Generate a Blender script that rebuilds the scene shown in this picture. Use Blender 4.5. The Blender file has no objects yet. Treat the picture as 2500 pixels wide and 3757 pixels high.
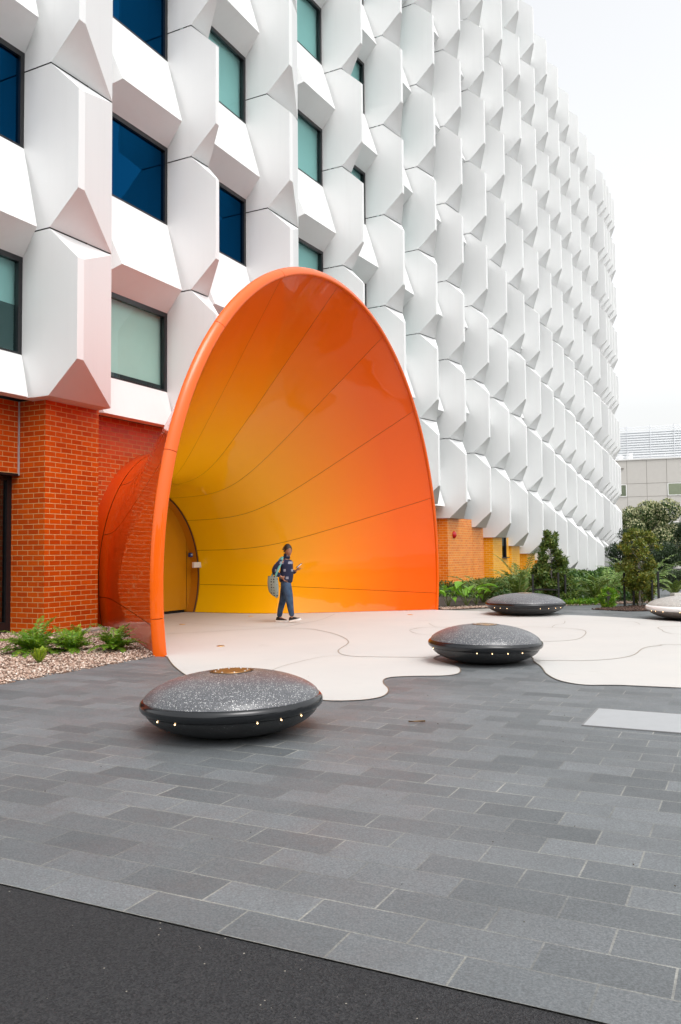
import bpy, bmesh, math, random
import numpy as np
from mathutils import Vector, Matrix
random.seed(7); RNG = np.random.default_rng(7)
K = 1.1
rad = math.radians
scene = bpy.context.scene

# ------------------------------------------------------------------ camera
cam_d = bpy.data.cameras.new('camera'); cam = bpy.data.objects.new('camera', cam_d)
scene.collection.objects.link(cam); scene.camera = cam
H = 1.30 * K
pi_, ro = rad(2.7615), rad(0.4777)
Fv = Vector((0, math.cos(pi_), math.sin(pi_))); D0 = Vector((0, math.sin(pi_), -math.cos(pi_))); R0 = Vector((1, 0, 0))
Rt = R0*math.cos(ro) + D0*math.sin(ro); Dn = D0*math.cos(ro) - R0*math.sin(ro)
M = Matrix.Identity(4)
for r in range(3):
    M[r][0] = Rt[r]; M[r][1] = -Dn[r]; M[r][2] = -Fv[r]
M[2][3] = H
cam.matrix_world = M
cam_d.sensor_fit = 'HORIZONTAL'; cam_d.sensor_width = 24.0; cam_d.lens = 24.0*3067.3/2500
cam_d.clip_start = 0.1; cam_d.clip_end = 2000

# ------------------------------------------------------------------ sky, sun, exposure
SUN_EL, SUN_AZ = rad(62), rad(150)      # azimuth clockwise from +Y: behind the camera, to its right
world = bpy.data.worlds.new('World'); scene.world = world; world.use_nodes = True
wn = world.node_tree; wn.nodes.clear()
sky = wn.nodes.new('ShaderNodeTexSky'); sky.sky_type = 'NISHITA'; sky.sun_disc = False
sky.sun_elevation = SUN_EL; sky.sun_rotation = SUN_AZ; sky.air_density = 1.6; sky.dust_density = 4.0; sky.ozone_density = 1.0
hs = wn.nodes.new('ShaderNodeHueSaturation'); hs.inputs['Saturation'].default_value = 0.10; hs.inputs['Value'].default_value = 1.78
bg = wn.nodes.new('ShaderNodeBackground'); bg.inputs['Strength'].default_value = 0.15
wo = wn.nodes.new('ShaderNodeOutputWorld')
wn.links.new(sky.outputs[0], hs.inputs['Color']); wn.links.new(hs.outputs[0], bg.inputs[0]); wn.links.new(bg.outputs[0], wo.inputs[0])
sun_d = bpy.data.lights.new('sun', 'SUN'); sun_d.energy = 0.5; sun_d.angle = rad(25); sun_d.color = (1, 0.965, 0.92)
sun = bpy.data.objects.new('sun', sun_d); scene.collection.objects.link(sun)
sv = Vector((math.sin(SUN_AZ)*math.cos(SUN_EL), math.cos(SUN_AZ)*math.cos(SUN_EL), math.sin(SUN_EL)))
sun.rotation_euler = (-sv).to_track_quat('-Z', 'Y').to_euler(); sun.location = (20, -10, 40)
scene.view_settings.view_transform = 'Standard'; scene.view_settings.look = 'None'
scene.view_settings.gamma = 1; scene.view_settings.use_curve_mapping = False
scene.view_settings.exposure = 0.06
scene.render.engine = 'CYCLES'
scene.cycles.max_bounces = 8; scene.cycles.transparent_max_bounces = 12

# ------------------------------------------------------------------ helpers
COL = scene.collection
AZ = rad(27); ds = Vector((math.sin(AZ), math.cos(AZ), 0)); dn = Vector((math.cos(AZ), -math.sin(AZ), 0)); O3 = Vector((-4.67, 13.29, 0))
def W(s, n, z): return (O3 + ds*s + dn*n + Vector((0, 0, z)))*K
GA = rad(26); pA = Vector((math.cos(GA), -math.sin(GA), 0)); pB = Vector((math.sin(GA), math.cos(GA), 0))
def AB(a, b, z=0): return pA*a + pB*b + Vector((0, 0, z))
def tag(o, label=None, cat=None, group=None, kind=None):
    if label: o['label'] = label
    if cat: o['category'] = cat
    if group: o['group'] = group
    if kind: o['kind'] = kind
    return o
def empty(name, loc, label=None, cat=None, group=None):
    o = bpy.data.objects.new(name, None); COL.objects.link(o); o.location = loc; o.empty_display_size = .2
    return tag(o, label, cat, group)
def put(o, parent):
    if parent is not None:
        o.parent = parent
        bpy.context.view_layer.update() if False else None
        o.matrix_parent_inverse = Matrix.Translation(-Vector(parent.location)) if parent.parent is None else parent.matrix_parent_inverse.copy()
def link_mesh(name, me, mat, parent=None, smooth=False):
    o = bpy.data.objects.new(name, me); COL.objects.link(o)
    if mat is not None:
        for m in (mat if isinstance(mat, (list, tuple)) else [mat]): me.materials.append(m)
    if smooth:
        me.polygons.foreach_set('use_smooth', [True]*len(me.polygons))
    if parent is not None: o.parent = parent
    return o
class MB:
    """collects faces in world space; build() links one mesh, its points relative to the parent thing"""
    def __init__(s): s.v = []; s.f = []; s.uv = []; s.mi = []
    def face(s, pts, uvs=None, mi=0):
        b = len(s.v); s.v += [tuple(p) for p in pts]; s.f.append(tuple(range(b, b+len(pts))))
        s.uv += (uvs if uvs else [(0, 0)]*len(pts)); s.mi.append(mi)
    def grid(s, P, uvf=None, closed=False, mi=0):
        n, m = len(P), len(P[0]); b = len(s.v)
        for row in P: s.v += [tuple(p) for p in row]
        for i in range(n-1):
            for j in range(m-1 if not closed else m):
                j2 = (j+1) % m
                s.f.append((b+i*m+j, b+(i+1)*m+j, b+(i+1)*m+j2, b+i*m+j2)); s.mi.append(mi)
                if uvf: s.uv += [uvf(i, j), uvf(i+1, j), uvf(i+1, j+1), uvf(i, j+1)]
                else: s.uv += [(0, 0)]*4
    def box(s, c, ex, ey, ez, mi=0):
        """c centre; ex, ey, ez half-extent vectors"""
        c, ex, ey, ez = Vector(c), Vector(ex), Vector(ey), Vector(ez)
        p = lambda a, b, d: c + ex*a + ey*b + ez*d
        for q in (((-1,-1,-1),(-1,1,-1),(1,1,-1),(1,-1,-1)), ((-1,-1,1),(1,-1,1),(1,1,1),(-1,1,1)), ((-1,-1,-1),(1,-1,-1),(1,-1,1),(-1,-1,1)),
                  ((1,1,-1),(-1,1,-1),(-1,1,1),(1,1,1)), ((-1,1,-1),(-1,-1,-1),(-1,-1,1),(-1,1,1)), ((1,-1,-1),(1,1,-1),(1,1,1),(1,-1,1))):
            s.face([p(*t) for t in q], mi=mi)
    def tube(s, pts, r, seg=8, cap=True, mi=0):
        pts = [Vector(p) for p in pts]; rings = []
        rr = r if isinstance(r, (list, tuple)) else [r]*len(pts)
        up = Vector((0, 0, 1)); prev = None
        for i, p in enumerate(pts):
            t = (pts[min(i+1, len(pts)-1)] - pts[max(i-1, 0)]).normalized()
            a = prev - t*prev.dot(t) if prev is not None else (t.cross(up) if abs(t.z) < .95 else t.cross(Vector((1, 0, 0))))
            a.normalize(); prev = a; b = t.cross(a)
            rings.append([p + (a*math.cos(2*math.pi*k/seg) + b*math.sin(2*math.pi*k/seg))*rr[i] for k in range(seg)])
        s.grid(rings, closed=True, mi=mi)
        if cap: s.face(rings[0][::-1], mi=mi); s.face(rings[-1], mi=mi)
    def lathe(s, prof, c, seg=48, mi=0):
        c = Vector(c)
        s.grid([[c + Vector((r*math.cos(2*math.pi*k/seg), r*math.sin(2*math.pi*k/seg), z)) for k in range(seg)] for r, z in prof], closed=True, mi=mi)
    def build(s, name, mat, parent=None, smooth=False, weld=False):
        off = Vector(parent_origin(parent)) if parent is not None else Vector((0, 0, 0))
        me = bpy.data.meshes.new(name)
        me.from_pydata([(p[0]-off.x, p[1]-off.y, p[2]-off.z) for p in s.v], [], s.f)
        if s.uv and len(s.uv) == len(me.loops):
            l = me.uv_layers.new(name='UVMap'); l.data.foreach_set('uv', [c for u in s.uv for c in u])
        me.polygons.foreach_set('material_index', s.mi)
        if weld:
            bm = bmesh.new(); bm.from_mesh(me); bmesh.ops.remove_doubles(bm, verts=bm.verts, dist=1e-4)
            bmesh.ops.recalc_face_normals(bm, faces=bm.faces); bm.to_mesh(me); bm.free()
        me.update()
        return link_mesh(name, me, mat, parent, smooth)
def parent_origin(p):
    v = Vector((0, 0, 0))
    while p is not None: v += Vector(p.location); p = p.parent
    return v
def quads_mesh(name, V, mat, parent=None, n=4):
    """V: (N*n,3) array, every n points one leaf"""
    off = parent_origin(parent) if parent is not None else Vector((0, 0, 0))
    V = np.asarray(V, dtype=np.float32) - np.array(off, dtype=np.float32)
    me = bpy.data.meshes.new(name); N = len(V)//n
    me.vertices.add(len(V)); me.vertices.foreach_set('co', V.ravel())
    me.loops.add(N*n); me.loops.foreach_set('vertex_index', np.arange(N*n, dtype=np.int32))
    me.polygons.add(N); me.polygons.foreach_set('loop_start', np.arange(0, N*n, n, dtype=np.int32))
    me.polygons.foreach_set('loop_total', np.full(N, n, dtype=np.int32))
    me.update(calc_edges=True)
    return link_mesh(name, me, mat, parent)

# ------------------------------------------------------------------ materials
class Mt:
    def __init__(s, name):
        s.m = bpy.data.materials.new(name); s.m.use_nodes = True; s.t = s.m.node_tree; s.n = s.t.nodes; s.b = s.n['Principled BSDF']
    def new(s, t, **kw):
        x = s.n.new(t)
        for k, v in kw.items():
            if k in x.inputs: x.inputs[k].default_value = v
            else: setattr(x, k, v)
        return x
    def l(s, a, b): s.t.links.new(a, b)
    def set(s, **kw):
        for k, v in kw.items(): s.b.inputs[k.replace('_', ' ')].default_value = v
        return s
    def noise(s, scale, detail=4, src=None, rough=.6):
        x = s.new('ShaderNodeTexNoise'); x.inputs['Scale'].default_value = scale; x.inputs['Detail'].default_value = detail; x.inputs['Roughness'].default_value = rough
        if src is not None: s.l(src, x.inputs['Vector'])
        return x.outputs[0]
    def pos(s): return s.new('ShaderNodeNewGeometry').outputs['Position']
    def ramp(s, fac, stops):
        r = s.new('ShaderNodeValToRGB'); e = r.color_ramp.elements
        while len(e) < len(stops): e.new(.5)
        for el, (p, c) in zip(e, stops): el.position = p; el.color = (*c, 1) if len(c) == 3 else c
        s.l(fac, r.inputs[0]); return r.outputs[0]
    def mix(s, fac, a, b, mode='MIX'):
        x = s.new('ShaderNodeMix', data_type='RGBA', blend_type=mode)
        for i, v in ((0, fac), (6, a), (7, b)):
            if hasattr(v, 'links'): s.l(v, x.inputs[i])
            else: x.inputs[i].default_value = v if i == 0 else (*v, 1)
        return x.outputs[2]
    def math(s, op, a, b=None):
        x = s.new('ShaderNodeMath', operation=op)
        for i, v in ((0, a), (1, b)):
            if v is None: continue
            if hasattr(v, 'links'): s.l(v, x.inputs[i])
            else: x.inputs[i].default_value = v
        return x.outputs[0]
    def bump(s, h, strength=.2, dist=.01):
        x = s.new('ShaderNodeBump'); x.inputs['Strength'].default_value = strength; x.inputs['Distance'].default_value = dist
        s.l(h, x.inputs['Height']); s.l(x.outputs[0], s.b.inputs['Normal']); return x
    def col(s, c):
        if hasattr(c, 'links'): s.l(c, s.b.inputs['Base Color'])
        else: s.b.inputs['Base Color'].default_value = (*c, 1)
        return s
def simple(name, c, rough=.6, metal=0, nz=0, scale=20, bump=0):
    m = Mt(name).set(Roughness=rough, Metallic=metal)
    if nz: m.col(m.mix(m.noise(scale, src=m.pos()), tuple(x*(1-nz) for x in c), tuple(min(1, x*(1+nz)) for x in c)))
    else: m.col(c)
    if bump: m.bump(m.noise(scale*3, src=m.pos()), bump, .004)
    return m.m

def mat_panel():
    m = Mt('white_precast').set(Roughness=.62); p = m.pos()
    a = m.mix(m.noise(.9, 6, p), (.765, .772, .772), (.805, .81, .805))
    mp = m.new('ShaderNodeMapping'); m.l(p, mp.inputs[0]); mp.inputs['Scale'].default_value = (7, 7, .35)
    streak = m.noise(1.0, 5, mp.outputs[0])
    a = m.mix(m.ramp(streak, [(.52, (0, 0, 0)), (.8, (.16, .16, .16))]), a, (.66, .655, .64))
    m.col(a); m.bump(m.noise(90, 3, p), .12, .004); return m.m
def mat_brick(name, c1, c2, mortar, seed=0):
    m = Mt(name).set(Roughness=.42); m.b.inputs['Specular IOR Level'].default_value = .3; uv = m.new('ShaderNodeTexCoord').outputs['UV']
    mp = m.new('ShaderNodeMapping'); m.l(uv, mp.inputs[0]); mp.inputs['Location'].default_value = (seed*.37, 0, 0)
    br = m.new('ShaderNodeTexBrick'); m.l(mp.outputs[0], br.inputs['Vector'])
    for k, v in {'Scale': 1, 'Mortar Size': .0072, 'Mortar Smooth': .15, 'Brick Width': .264, 'Row Height': .0946, 'Bias': -.1}.items(): br.inputs[k].default_value = v
    br.inputs['Color1'].default_value = (*c1, 1); br.inputs['Color2'].default_value = (*c2, 1); br.inputs['Mortar'].default_value = (*mortar, 1)
    nz = m.noise(2.2, 5, m.pos())
    c = m.mix(m.ramp(nz, [(.4, (0, 0, 0)), (.8, (.35, .35, .35))]), br.outputs['Color'], tuple(x*.7 for x in c1))
    grime = m.noise(60, 3, m.pos()); c = m.mix(m.ramp(grime, [(.5, (0, 0, 0)), (.75, (.25, .25, .25))]), c, tuple(x*.55 for x in c2))
    m.col(c)
    inv = m.math('SUBTRACT', 1.0, br.outputs['Fac']); h = m.math('ADD', inv, m.math('MULTIPLY', grime, .12))
    m.bump(h, .5, .006)
    m.l(m.math('ADD', m.math('MULTIPLY', br.outputs['Fac'], .4), .28), m.b.inputs['Roughness'])
    return m.m
def mat_paint(name, stops, wav=.35):
    m = Mt(name).set(Roughness=.38); m.b.inputs['Specular IOR Level'].default_value = .12; uv = m.new('ShaderNodeTexCoord').outputs['UV']
    sp = m.new('ShaderNodeSeparateXYZ'); m.l(uv, sp.inputs[0])
    m.col(m.ramp(sp.outputs[1], stops))
    m.b.inputs['Coat Weight'].default_value = .8; m.b.inputs['Coat Roughness'].default_value = .012; m.b.inputs['Coat IOR'].default_value = 1.42
    b = m.bump(m.noise(.9, 2, m.pos()), wav, .03)
    m.l(b.outputs[0], m.b.inputs['Coat Normal'])
    f = m.noise(260, 2, m.pos()); b2 = m.new('ShaderNodeBump'); b2.inputs['Strength'].default_value = .12; b2.inputs['Distance'].default_value = .001
    m.l(f, b2.inputs['Height']); m.l(b.outputs[0], b2.inputs['Normal']); m.l(b2.outputs[0], m.b.inputs['Normal'])
    return m.m
def mat_glass(name, tint, refl, fac):
    m = Mt(name); t, n = m.t, m.n; n.remove(m.b)
    tr = m.new('ShaderNodeBsdfTransparent'); tr.inputs[0].default_value = (*tint, 1)
    gl = m.new('ShaderNodeBsdfGlossy'); gl.inputs['Color'].default_value = (*refl, 1); gl.inputs['Roughness'].default_value = .01
    bp = m.new('ShaderNodeBump'); bp.inputs['Strength'].default_value = .12; bp.inputs['Distance'].default_value = .02
    m.l(m.noise(1.6, 2, m.pos()), bp.inputs['Height']); m.l(bp.outputs[0], gl.inputs['Normal'])
    mx = m.new('ShaderNodeMixShader'); mx.inputs[0].default_value = fac
    m.l(tr.outputs[0], mx.inputs[1]); m.l(gl.outputs[0], mx.inputs[2]); m.l(mx.outputs[0], n['Material Output'].inputs[0]); return m.m
def mat_pavers():
    m = Mt('bluestone_pavers'); p = m.pos()
    mp = m.new('ShaderNodeMapping'); m.l(p, mp.inputs[0]); mp.vector_type = 'POINT'
    mp.inputs['Rotation'].default_value = (0, 0, GA); mp.inputs['Location'].default_value = (1.61 + .4505*60, -2.673 + .2235*80, 0)
    br = m.new('ShaderNodeTexBrick'); m.l(mp.outputs[0], br.inputs['Vector'])
    for k, v in {'Scale': 1, 'Mortar Size': .0044, 'Mortar Smooth': .1, 'Brick Width': .4505, 'Row Height': .2235, 'Bias': 0}.items(): br.inputs[k].default_value = v
    br.inputs['Color1'].default_value = (.078, .087, .092, 1); br.inputs['Color2'].default_value = (.146, .158, .166, 1); br.inputs['Mortar'].default_value = (.40, .385, .34, 1)
    faint = m.ramp(m.noise(1.1, 4, p), [(.42, (.12, .125, .12)), (.70, (.36, .35, .31))]); m.l(faint, br.inputs['Mortar'])
    base = m.mix(m.ramp(m.noise(1.3, 4, p), [(.35, (0, 0, 0)), (.7, (.5, .5, .5))]), br.outputs['Color'], (.088, .092, .094))
    big = m.noise(.35, 3, p); base = m.mix(m.ramp(big, [(.45, (0, 0, 0)), (.75, (.4, .4, .4))]), base, (.175, .187, .197))
    g = m.noise(110, 3, p, .75); base = m.mix(.65, base, m.ramp(g, [(.32, (.25, .25, .25)), (.5, (.5, .5, .5)), (.68, (.82, .82, .82))]), 'OVERLAY')
    m.col(base)
    m.l(m.ramp(m.noise(2.0, 3, p), [(.3, (.46, .46, .46)), (.7, (.66, .66, .66))]), m.b.inputs['Roughness'])
    m.bump(m.math('ADD', m.math('MULTIPLY', br.outputs['Fac'], -1.0), m.math('MULTIPLY', g, .5)), .35, .004); return m.m
def mat_asphalt():
    m = Mt('asphalt').set(Roughness=.92); m.b.inputs['Specular IOR Level'].default_value = .25; p = m.pos()
    v = m.new('ShaderNodeTexVoronoi', Scale=150.0); m.l(p, v.inputs['Vector'])
    c = m.ramp(v.outputs['Color'], [(0, (.014, .014, .015)), (.6, (.038, .038, .041)), (.96, (.054, .053, .053)), (1, (.10, .095, .09))])
    v2 = m.new('ShaderNodeTexVoronoi', Scale=26.0); m.l(p, v2.inputs['Vector'])
    sp = m.math('MULTIPLY', m.math('LESS_THAN', v2.outputs['Distance'], .09), m.math('GREATER_THAN', m.noise(9, 1, p), .57))
    c = m.mix(sp, c, (.34, .31, .26)); c = m.mix(m.ramp(m.noise(.8, 4, p), [(.4, (0, 0, 0)), (.7, (.4, .4, .4))]), c, (.028, .027, .027))
    m.col(c); m.bump(m.math('ADD', v.outputs['Distance'], m.noise(60, 3, p)), .9, .008); return m.m
def mat_white_concrete():
    m = Mt('white_concrete').set(Roughness=.7); p = m.pos()
    c = m.mix(m.noise(.7, 6, p), (.44, .43, .412), (.51, .50, .48)); g = m.noise(70, 3, p)
    c = m.mix(m.ramp(g, [(.6, (0, 0, 0)), (.72, (.5, .5, .5))]), c, (.42, .40, .37))
    c = m.mix(m.ramp(m.noise(.35, 5, p), [(.5, (0, 0, 0)), (.8, (.4, .4, .4))]), c, (.52, .48, .43))
    st = m.noise(1.9, 6, p, .7); c = m.mix(m.ramp(st, [(.60, (0, 0, 0)), (.72, (.30, .30, .30))]), c, (.36, .335, .30))
    m.col(c); m.bump(g, .1, .002); return m.m
def mat_terrazzo(name, base, chip, chipf=.62, rough=.3, coat=.35):
    m = Mt(name).set(Roughness=rough); oc = m.new('ShaderNodeTexCoord').outputs['Object']
    m.b.inputs['Coat Weight'].default_value = coat; m.b.inputs['Coat Roughness'].default_value = .14
    v = m.new('ShaderNodeTexVoronoi', Scale=100.0); m.l(oc, v.inputs['Vector'])
    sepc = m.new('ShaderNodeSeparateColor'); m.l(v.outputs['Color'], sepc.inputs[0])
    k = m.math('MULTIPLY', m.math('LESS_THAN', v.outputs['Distance'], m.math('MULTIPLY', sepc.outputs[0], .46)), m.math('GREATER_THAN', sepc.outputs[1], chipf))
    fine = m.new('ShaderNodeTexVoronoi', Scale=140.0); m.l(oc, fine.inputs['Vector'])
    f2 = m.new('ShaderNodeSeparateColor'); m.l(fine.outputs['Color'], f2.inputs[0])
    b = m.mix(m.ramp(f2.outputs[0], [(.45, (0, 0, 0)), (1, (.55, .55, .55))]), base, tuple(x*2.6 for x in base))
    c = m.mix(k, b, chip); m.col(c); return m.m
def mat_leaf(name, a, b, c=None, trans=.25, rough=.45):
    m = Mt(name).set(Roughness=rough); r = m.new('ShaderNodeNewGeometry').outputs['Random Per Island']
    stops = [(0, a), (.75, b)] + ([(1, c)] if c else [])
    colr = m.mix(m.ramp(m.noise(1.7, 3, m.pos()), [(.35, (0, 0, 0)), (.7, (.45, .45, .45))]), m.ramp(r, stops), tuple(x*.6 for x in a))
    m.col(colr); tr = m.new('ShaderNodeBsdfTranslucent'); m.l(colr, tr.inputs[0])
    mx = m.new('ShaderNodeMixShader'); mx.inputs[0].default_value = trans
    m.l(m.b.outputs[0], mx.inputs[1]); m.l(tr.outputs[0], mx.inputs[2]); m.l(mx.outputs[0], m.n['Material Output'].inputs[0]); return m.m
def mat_emit(name, c, s):
    m = Mt(name); m.b.inputs['Emission Color'].default_value = (*c, 1); m.b.inputs['Emission Strength'].default_value = s; m.col(c); return m.m

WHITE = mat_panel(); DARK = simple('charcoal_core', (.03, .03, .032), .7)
FRAME = simple('black_aluminium', (.012, .012, .014), .3); BLACK = simple('black_rubber', (.01, .01, .01), .6)
BR_RED = mat_brick('glazed_brick_red', (.68, .098, .004), (.50, .056, .004), (.66, .42, .18))
BR_OR = mat_brick('glazed_brick_orange', (.86, .25, .012), (.70, .15, .010), (.84, .58, .28), 1)
BR_YE = mat_brick('glazed_brick_yellow', (.88, .42, .010), (.78, .32, .010), (.86, .64, .28), 2)
INNER = mat_paint('paint_yellow_to_orange', [(0, (.94, .60, .001)), (.25, (.94, .50, .001)), (.45, (.90, .39, .001)), (.60, (.87, .27, .001)), (.74, (.84, .175, .001)), (.87, (.80, .110, .001)), (1, (.78, .092, .001))])
OUTER = mat_paint('paint_orange_red', [(0, (.62, .058, .001)), (1, (.68, .072, .001))])
RIMM = mat_paint('paint_rim_orange', [(0, (.76, .108, .001)), (1, (.76, .108, .001))], .1)
DOORM = mat_paint('portal_paint_shaded', [(0, (.55, .22, .006)), (1, (.55, .22, .006))], .05)  # portal paint in a darker colour, standing in for shade inside the ring
G_NAVY = mat_glass('glass_blue', (.10, .22, .28), (.002, .055, .15), .80)
G_TEAL = mat_glass('glass_teal', (.66, .92, .92), (.24, .42, .42), .30); G_PALE = mat_glass('glass_pale', (.70, .90, .86), (.3, .4, .42), .14)
G_CLEAR = mat_glass('glass_door', (.25, .32, .32), (.35, .4, .42), .35)
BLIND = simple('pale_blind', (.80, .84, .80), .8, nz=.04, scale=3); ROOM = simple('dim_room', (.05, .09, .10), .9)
PAVER = mat_pavers(); ASPH = mat_asphalt(); WCON = mat_white_concrete()
TZ_D = mat_terrazzo('terrazzo_dark', (.068, .070, .076), (.46, .46, .45), .28, .42, .22)
TZ_B = mat_terrazzo('terrazzo_black', (.012, .012, .013), (.10, .10, .10), .9, .4, .2)
TZ_W = mat_terrazzo('terrazzo_white', (.28, .265, .245), (.70, .68, .64), .3, .5, .1)
TZ_G = mat_terrazzo('terrazzo_brown', (.10, .085, .075), (.30, .28, .25), .6, .6, .1)
BAND_K = simple('glossy_black_band', (.008, .009, .011), .16); BAND_W = simple('glossy_white_band', (.78, .77, .76), .25)
LAMP = mat_emit('warm_lamp', (1, .66, .34), 6)

# ------------------------------------------------------------------ the ground
def poly(name, pts, mat, parent=None, kind='structure'):
    mb = MB(); mb.face(pts); o = mb.build(name, mat, parent)
    bm = bmesh.new(); bm.from_mesh(o.data); bmesh.ops.triangulate(bm, faces=bm.faces); bmesh.ops.recalc_face_normals(bm, faces=bm.faces)
    for f in bm.faces:
        if f.normal.z < 0: f.normal_flip()
    bm.to_mesh(o.data); bm.free()
    if kind: o['kind'] = kind
    return o
EARTH = simple('dry_earth', (.26, .25, .23), .9, nz=.3, scale=1)
poly('ground', [(-400, -300, -.02), (400, -300, -.02), (400, 700, -.02), (-400, 700, -.02)], EARTH)
EDGE = 2.673
poly('road', [tuple(AB(-70, EDGE, 0)), tuple(AB(-70, -60, 0)), tuple(AB(70, -60, 0)), tuple(AB(70, EDGE, 0))], ASPH)
mb = MB(); row = .2235; r = 0
while EDGE + r*row < 60:
    b0 = EDGE + r*row; b1 = b0 + row
    if b1 < 6.3: a0 = -60
    elif b0 < 9.45: a0 = -7.66 + (.0 if r % 2 else .225) + (0.22 if b0 > 9.2 else 0)
    elif b0 < 60: a0 = -6.9 + (b0-9.45)*.15
    if b1 < 6.3 and b1 > 4.2: a0 = -9 - random.choice((0, .22))
    mb.face([AB(a0, b0, .006), AB(45, b0, .006), AB(45, b1, .006), AB(a0, b1, .006)]); r += 1
o = mb.build('pavement', PAVER, weld=True); o['kind'] = 'structure'
for p in o.data.polygons:
    pass
def spline(P, n=6, closed=False):
    P = [Vector(p) if len(p) == 3 else Vector((p[0], p[1], 0)) for p in P]; out = []
    for i in range(len(P)-1):
        p0 = P[max(i-1, 0)]; p1 = P[i]; p2 = P[i+1]; p3 = P[min(i+2, len(P)-1)]
        for k in range(n):
            t = k/n; out.append(.5*((2*p1) + (p2-p0)*t + (2*p0-5*p1+4*p2-p3)*t*t + (3*p1-p0-3*p2+p3)*t**3))
    out.append(P[-1]); return out
WF = [(-2.41, 11.62), (-2.12, 10.64), (-1.73, 9.64), (-1.33, 9.0), (-1.02, 8.68), (-0.64, 8.4), (-0.37, 8.22), (-0.11, 8.08), (0.18, 8.1), (0.37, 8.25), (0.46, 8.5), (0.48, 8.8), (0.45, 9.11), (0.48, 9.42), (0.60, 9.57), (0.86, 9.62), (1.16, 9.63), (1.34, 9.77), (1.42, 10.07), (1.42, 10.41), (1.31, 10.75), (1.22, 11.16), (1.45, 11.6), (2.2, 11.75), (2.52, 11.3), (2.47, 10.81), (2.44, 10.3), (2.36, 9.7), (2.38, 9.2), (2.56, 8.9), (2.92, 8.86), (3.48, 8.66), (5, 8.2), (8, 8.4), (12, 9.5)]
WB = [(12, 14), (9.5, 14.2), (7.6, 15.2), (6.68, 16.53), (6.31, 17.09), (5.7, 17.9), (4.93, 18.54), (3.91, 19.18), (3.24, 19.85), (2.55, 20.3)]

# ------------------------------------------------------------------ entrance portal shape (shared by floor and shell)
sp_ = lambda x, k=.38: k*math.log1p(math.exp(x/k)) if x < 6*k else x
NMIN_ = -1.04
def nrim(s): return 3.45 + .033*(s-3.3)
def shell_pt(th, n, outer=0.0):
    """outer 0 = inside face, >0 = outside face; th degrees, n distance from the facade"""
    w = (1-math.cos(rad(th)))/2
    n0 = .80*(1-w) + (-.12)*w
    if outer: n0 -= .16
    k_ = .40*(1-w)+.14*w; lo_ = sp_(NMIN_-n0, k_)
    f = (sp_(n-n0, k_)-lo_)/(sp_(3.45-n0, k_)-lo_)
    cs, cz = 3.6+(3.3-3.6)*f, .8+(.9-.8)*f
    a0, b0 = (1.82, 1.86) if not outer else (1.93, 2.52)
    a1, b1 = (4.565, 5.165) if not outer else (4.675, 5.275)
    a, b = a0+(a1-a0)*f, b0+(b1-b0)*f
    return cs, cz, a, b, f
def theta0(th_side, n, outer=0.0, zmin=.018):
    """angle where the shell meets the ground on the right (0) or left (180)"""
    cs, cz, a, b, f = shell_pt(th_side, n, outer)
    x = max(-1, min(1, -(cz-zmin)/b)); t = math.degrees(math.asin(x))
    return t if th_side < 90 else 180-t
def shell_xyz(th, n, outer=0.0):
    cs, cz, a, b, f = shell_pt(th, n, outer); nn_ = n*(1 + .0) + (nrim(cs+a*math.cos(rad(th)))-3.45)*max(0, f)
    return W(cs+a*math.cos(rad(th)), nn_, cz+b*math.sin(rad(th)))
NMIN = -1.04
fl_r = [shell_xyz(theta0(0, n), n) for n in np.linspace(3.45, -1.3, 14)]
fl_l = [shell_xyz(theta0(180, n), n) for n in np.linspace(-1.3, 3.45, 14)]
fl = [Vector((p.x, p.y, 0)) for p in fl_r + fl_l]
wpts = spline(WF, 6) + [Vector((*p, 0)) for p in WB] + fl
plaza = poly('plaza', [(p.x, p.y, .012) for p in wpts], WCON)
JL = simple('dark_joint', (.30, .26, .22), .8)
lines = [[(-3.1, 14.85), (-2.43, 15.21), (-1.44, 15.76), (-0.72, 15.7), (-0.36, 15.21), (-0.04, 14.33), (0.11, 13.26), (-0.05, 12.13), (0.09, 11.53), (0.51, 11.38), (1.14, 11.29)],
 [(-3.73, 17.87), (-2.69, 16.83), (-1.32, 15.99), (-0.78, 16.87), (-0.42, 17.78), (-0.14, 19.39)],
 [(2.3, 13.1), (3.09, 13.11), (3.56, 13.25), (3.87, 13.61), (4.24, 14.58), (4.25, 15.12), (3.85, 15.5), (3.38, 15.65), (1.74, 15.76), (1.34, 15.49)],
 [(2.52, 10.89), (2.8, 10.85), (3.36, 10.88), (3.89, 11.29), (4.36, 12.14), (4.72, 12.45), (5.06, 12.53), (8, 12.4)],
 [(3.88, 15.5), (4.09, 16.05), (4.31, 16.29), (4.49, 16.87)], [(1.49, 17.17), (2.23, 17.53), (3.0, 17.9), (3.76, 18.05), (3.89, 18.52)],
 [(8.08, 15.06), (6.05, 15.5), (5.64, 14.77), (5.56, 14.26), (5.68, 14.07), (6.5, 13.6)], [(5.06, 16.9), (5.53, 16.77), (5.76, 16.54), (5.68, 15.97)],
 [(1.73, 16.63), (1.78, 15.78), (2.02, 15.68)], [(1.41, 15.62), (1.23, 15.15), (1.31, 14.54), (1.54, 14.2)], [(-0.9, 9.9), (-0.73, 10.56), (-0.27, 11.43), (0.09, 11.53)]]
mb = MB()
for i, L in enumerate(lines):
    P = spline(L, 7); w = (.022, .012, .018, .020, .012, .012, .014, .012, .01, .01, .008)[i]/2
    for a, b in zip(P[:-1], P[1:]):
        t = (b-a).normalized(); nv = Vector((-t.y, t.x, 0))*w
        mb.face([a-nv+Vector((0, 0, .015)), b-nv+Vector((0, 0, .015)), b+nv+Vector((0, 0, .015)), a+nv+Vector((0, 0, .015))])
mb.build('joint_lines', JL, plaza)
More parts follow.
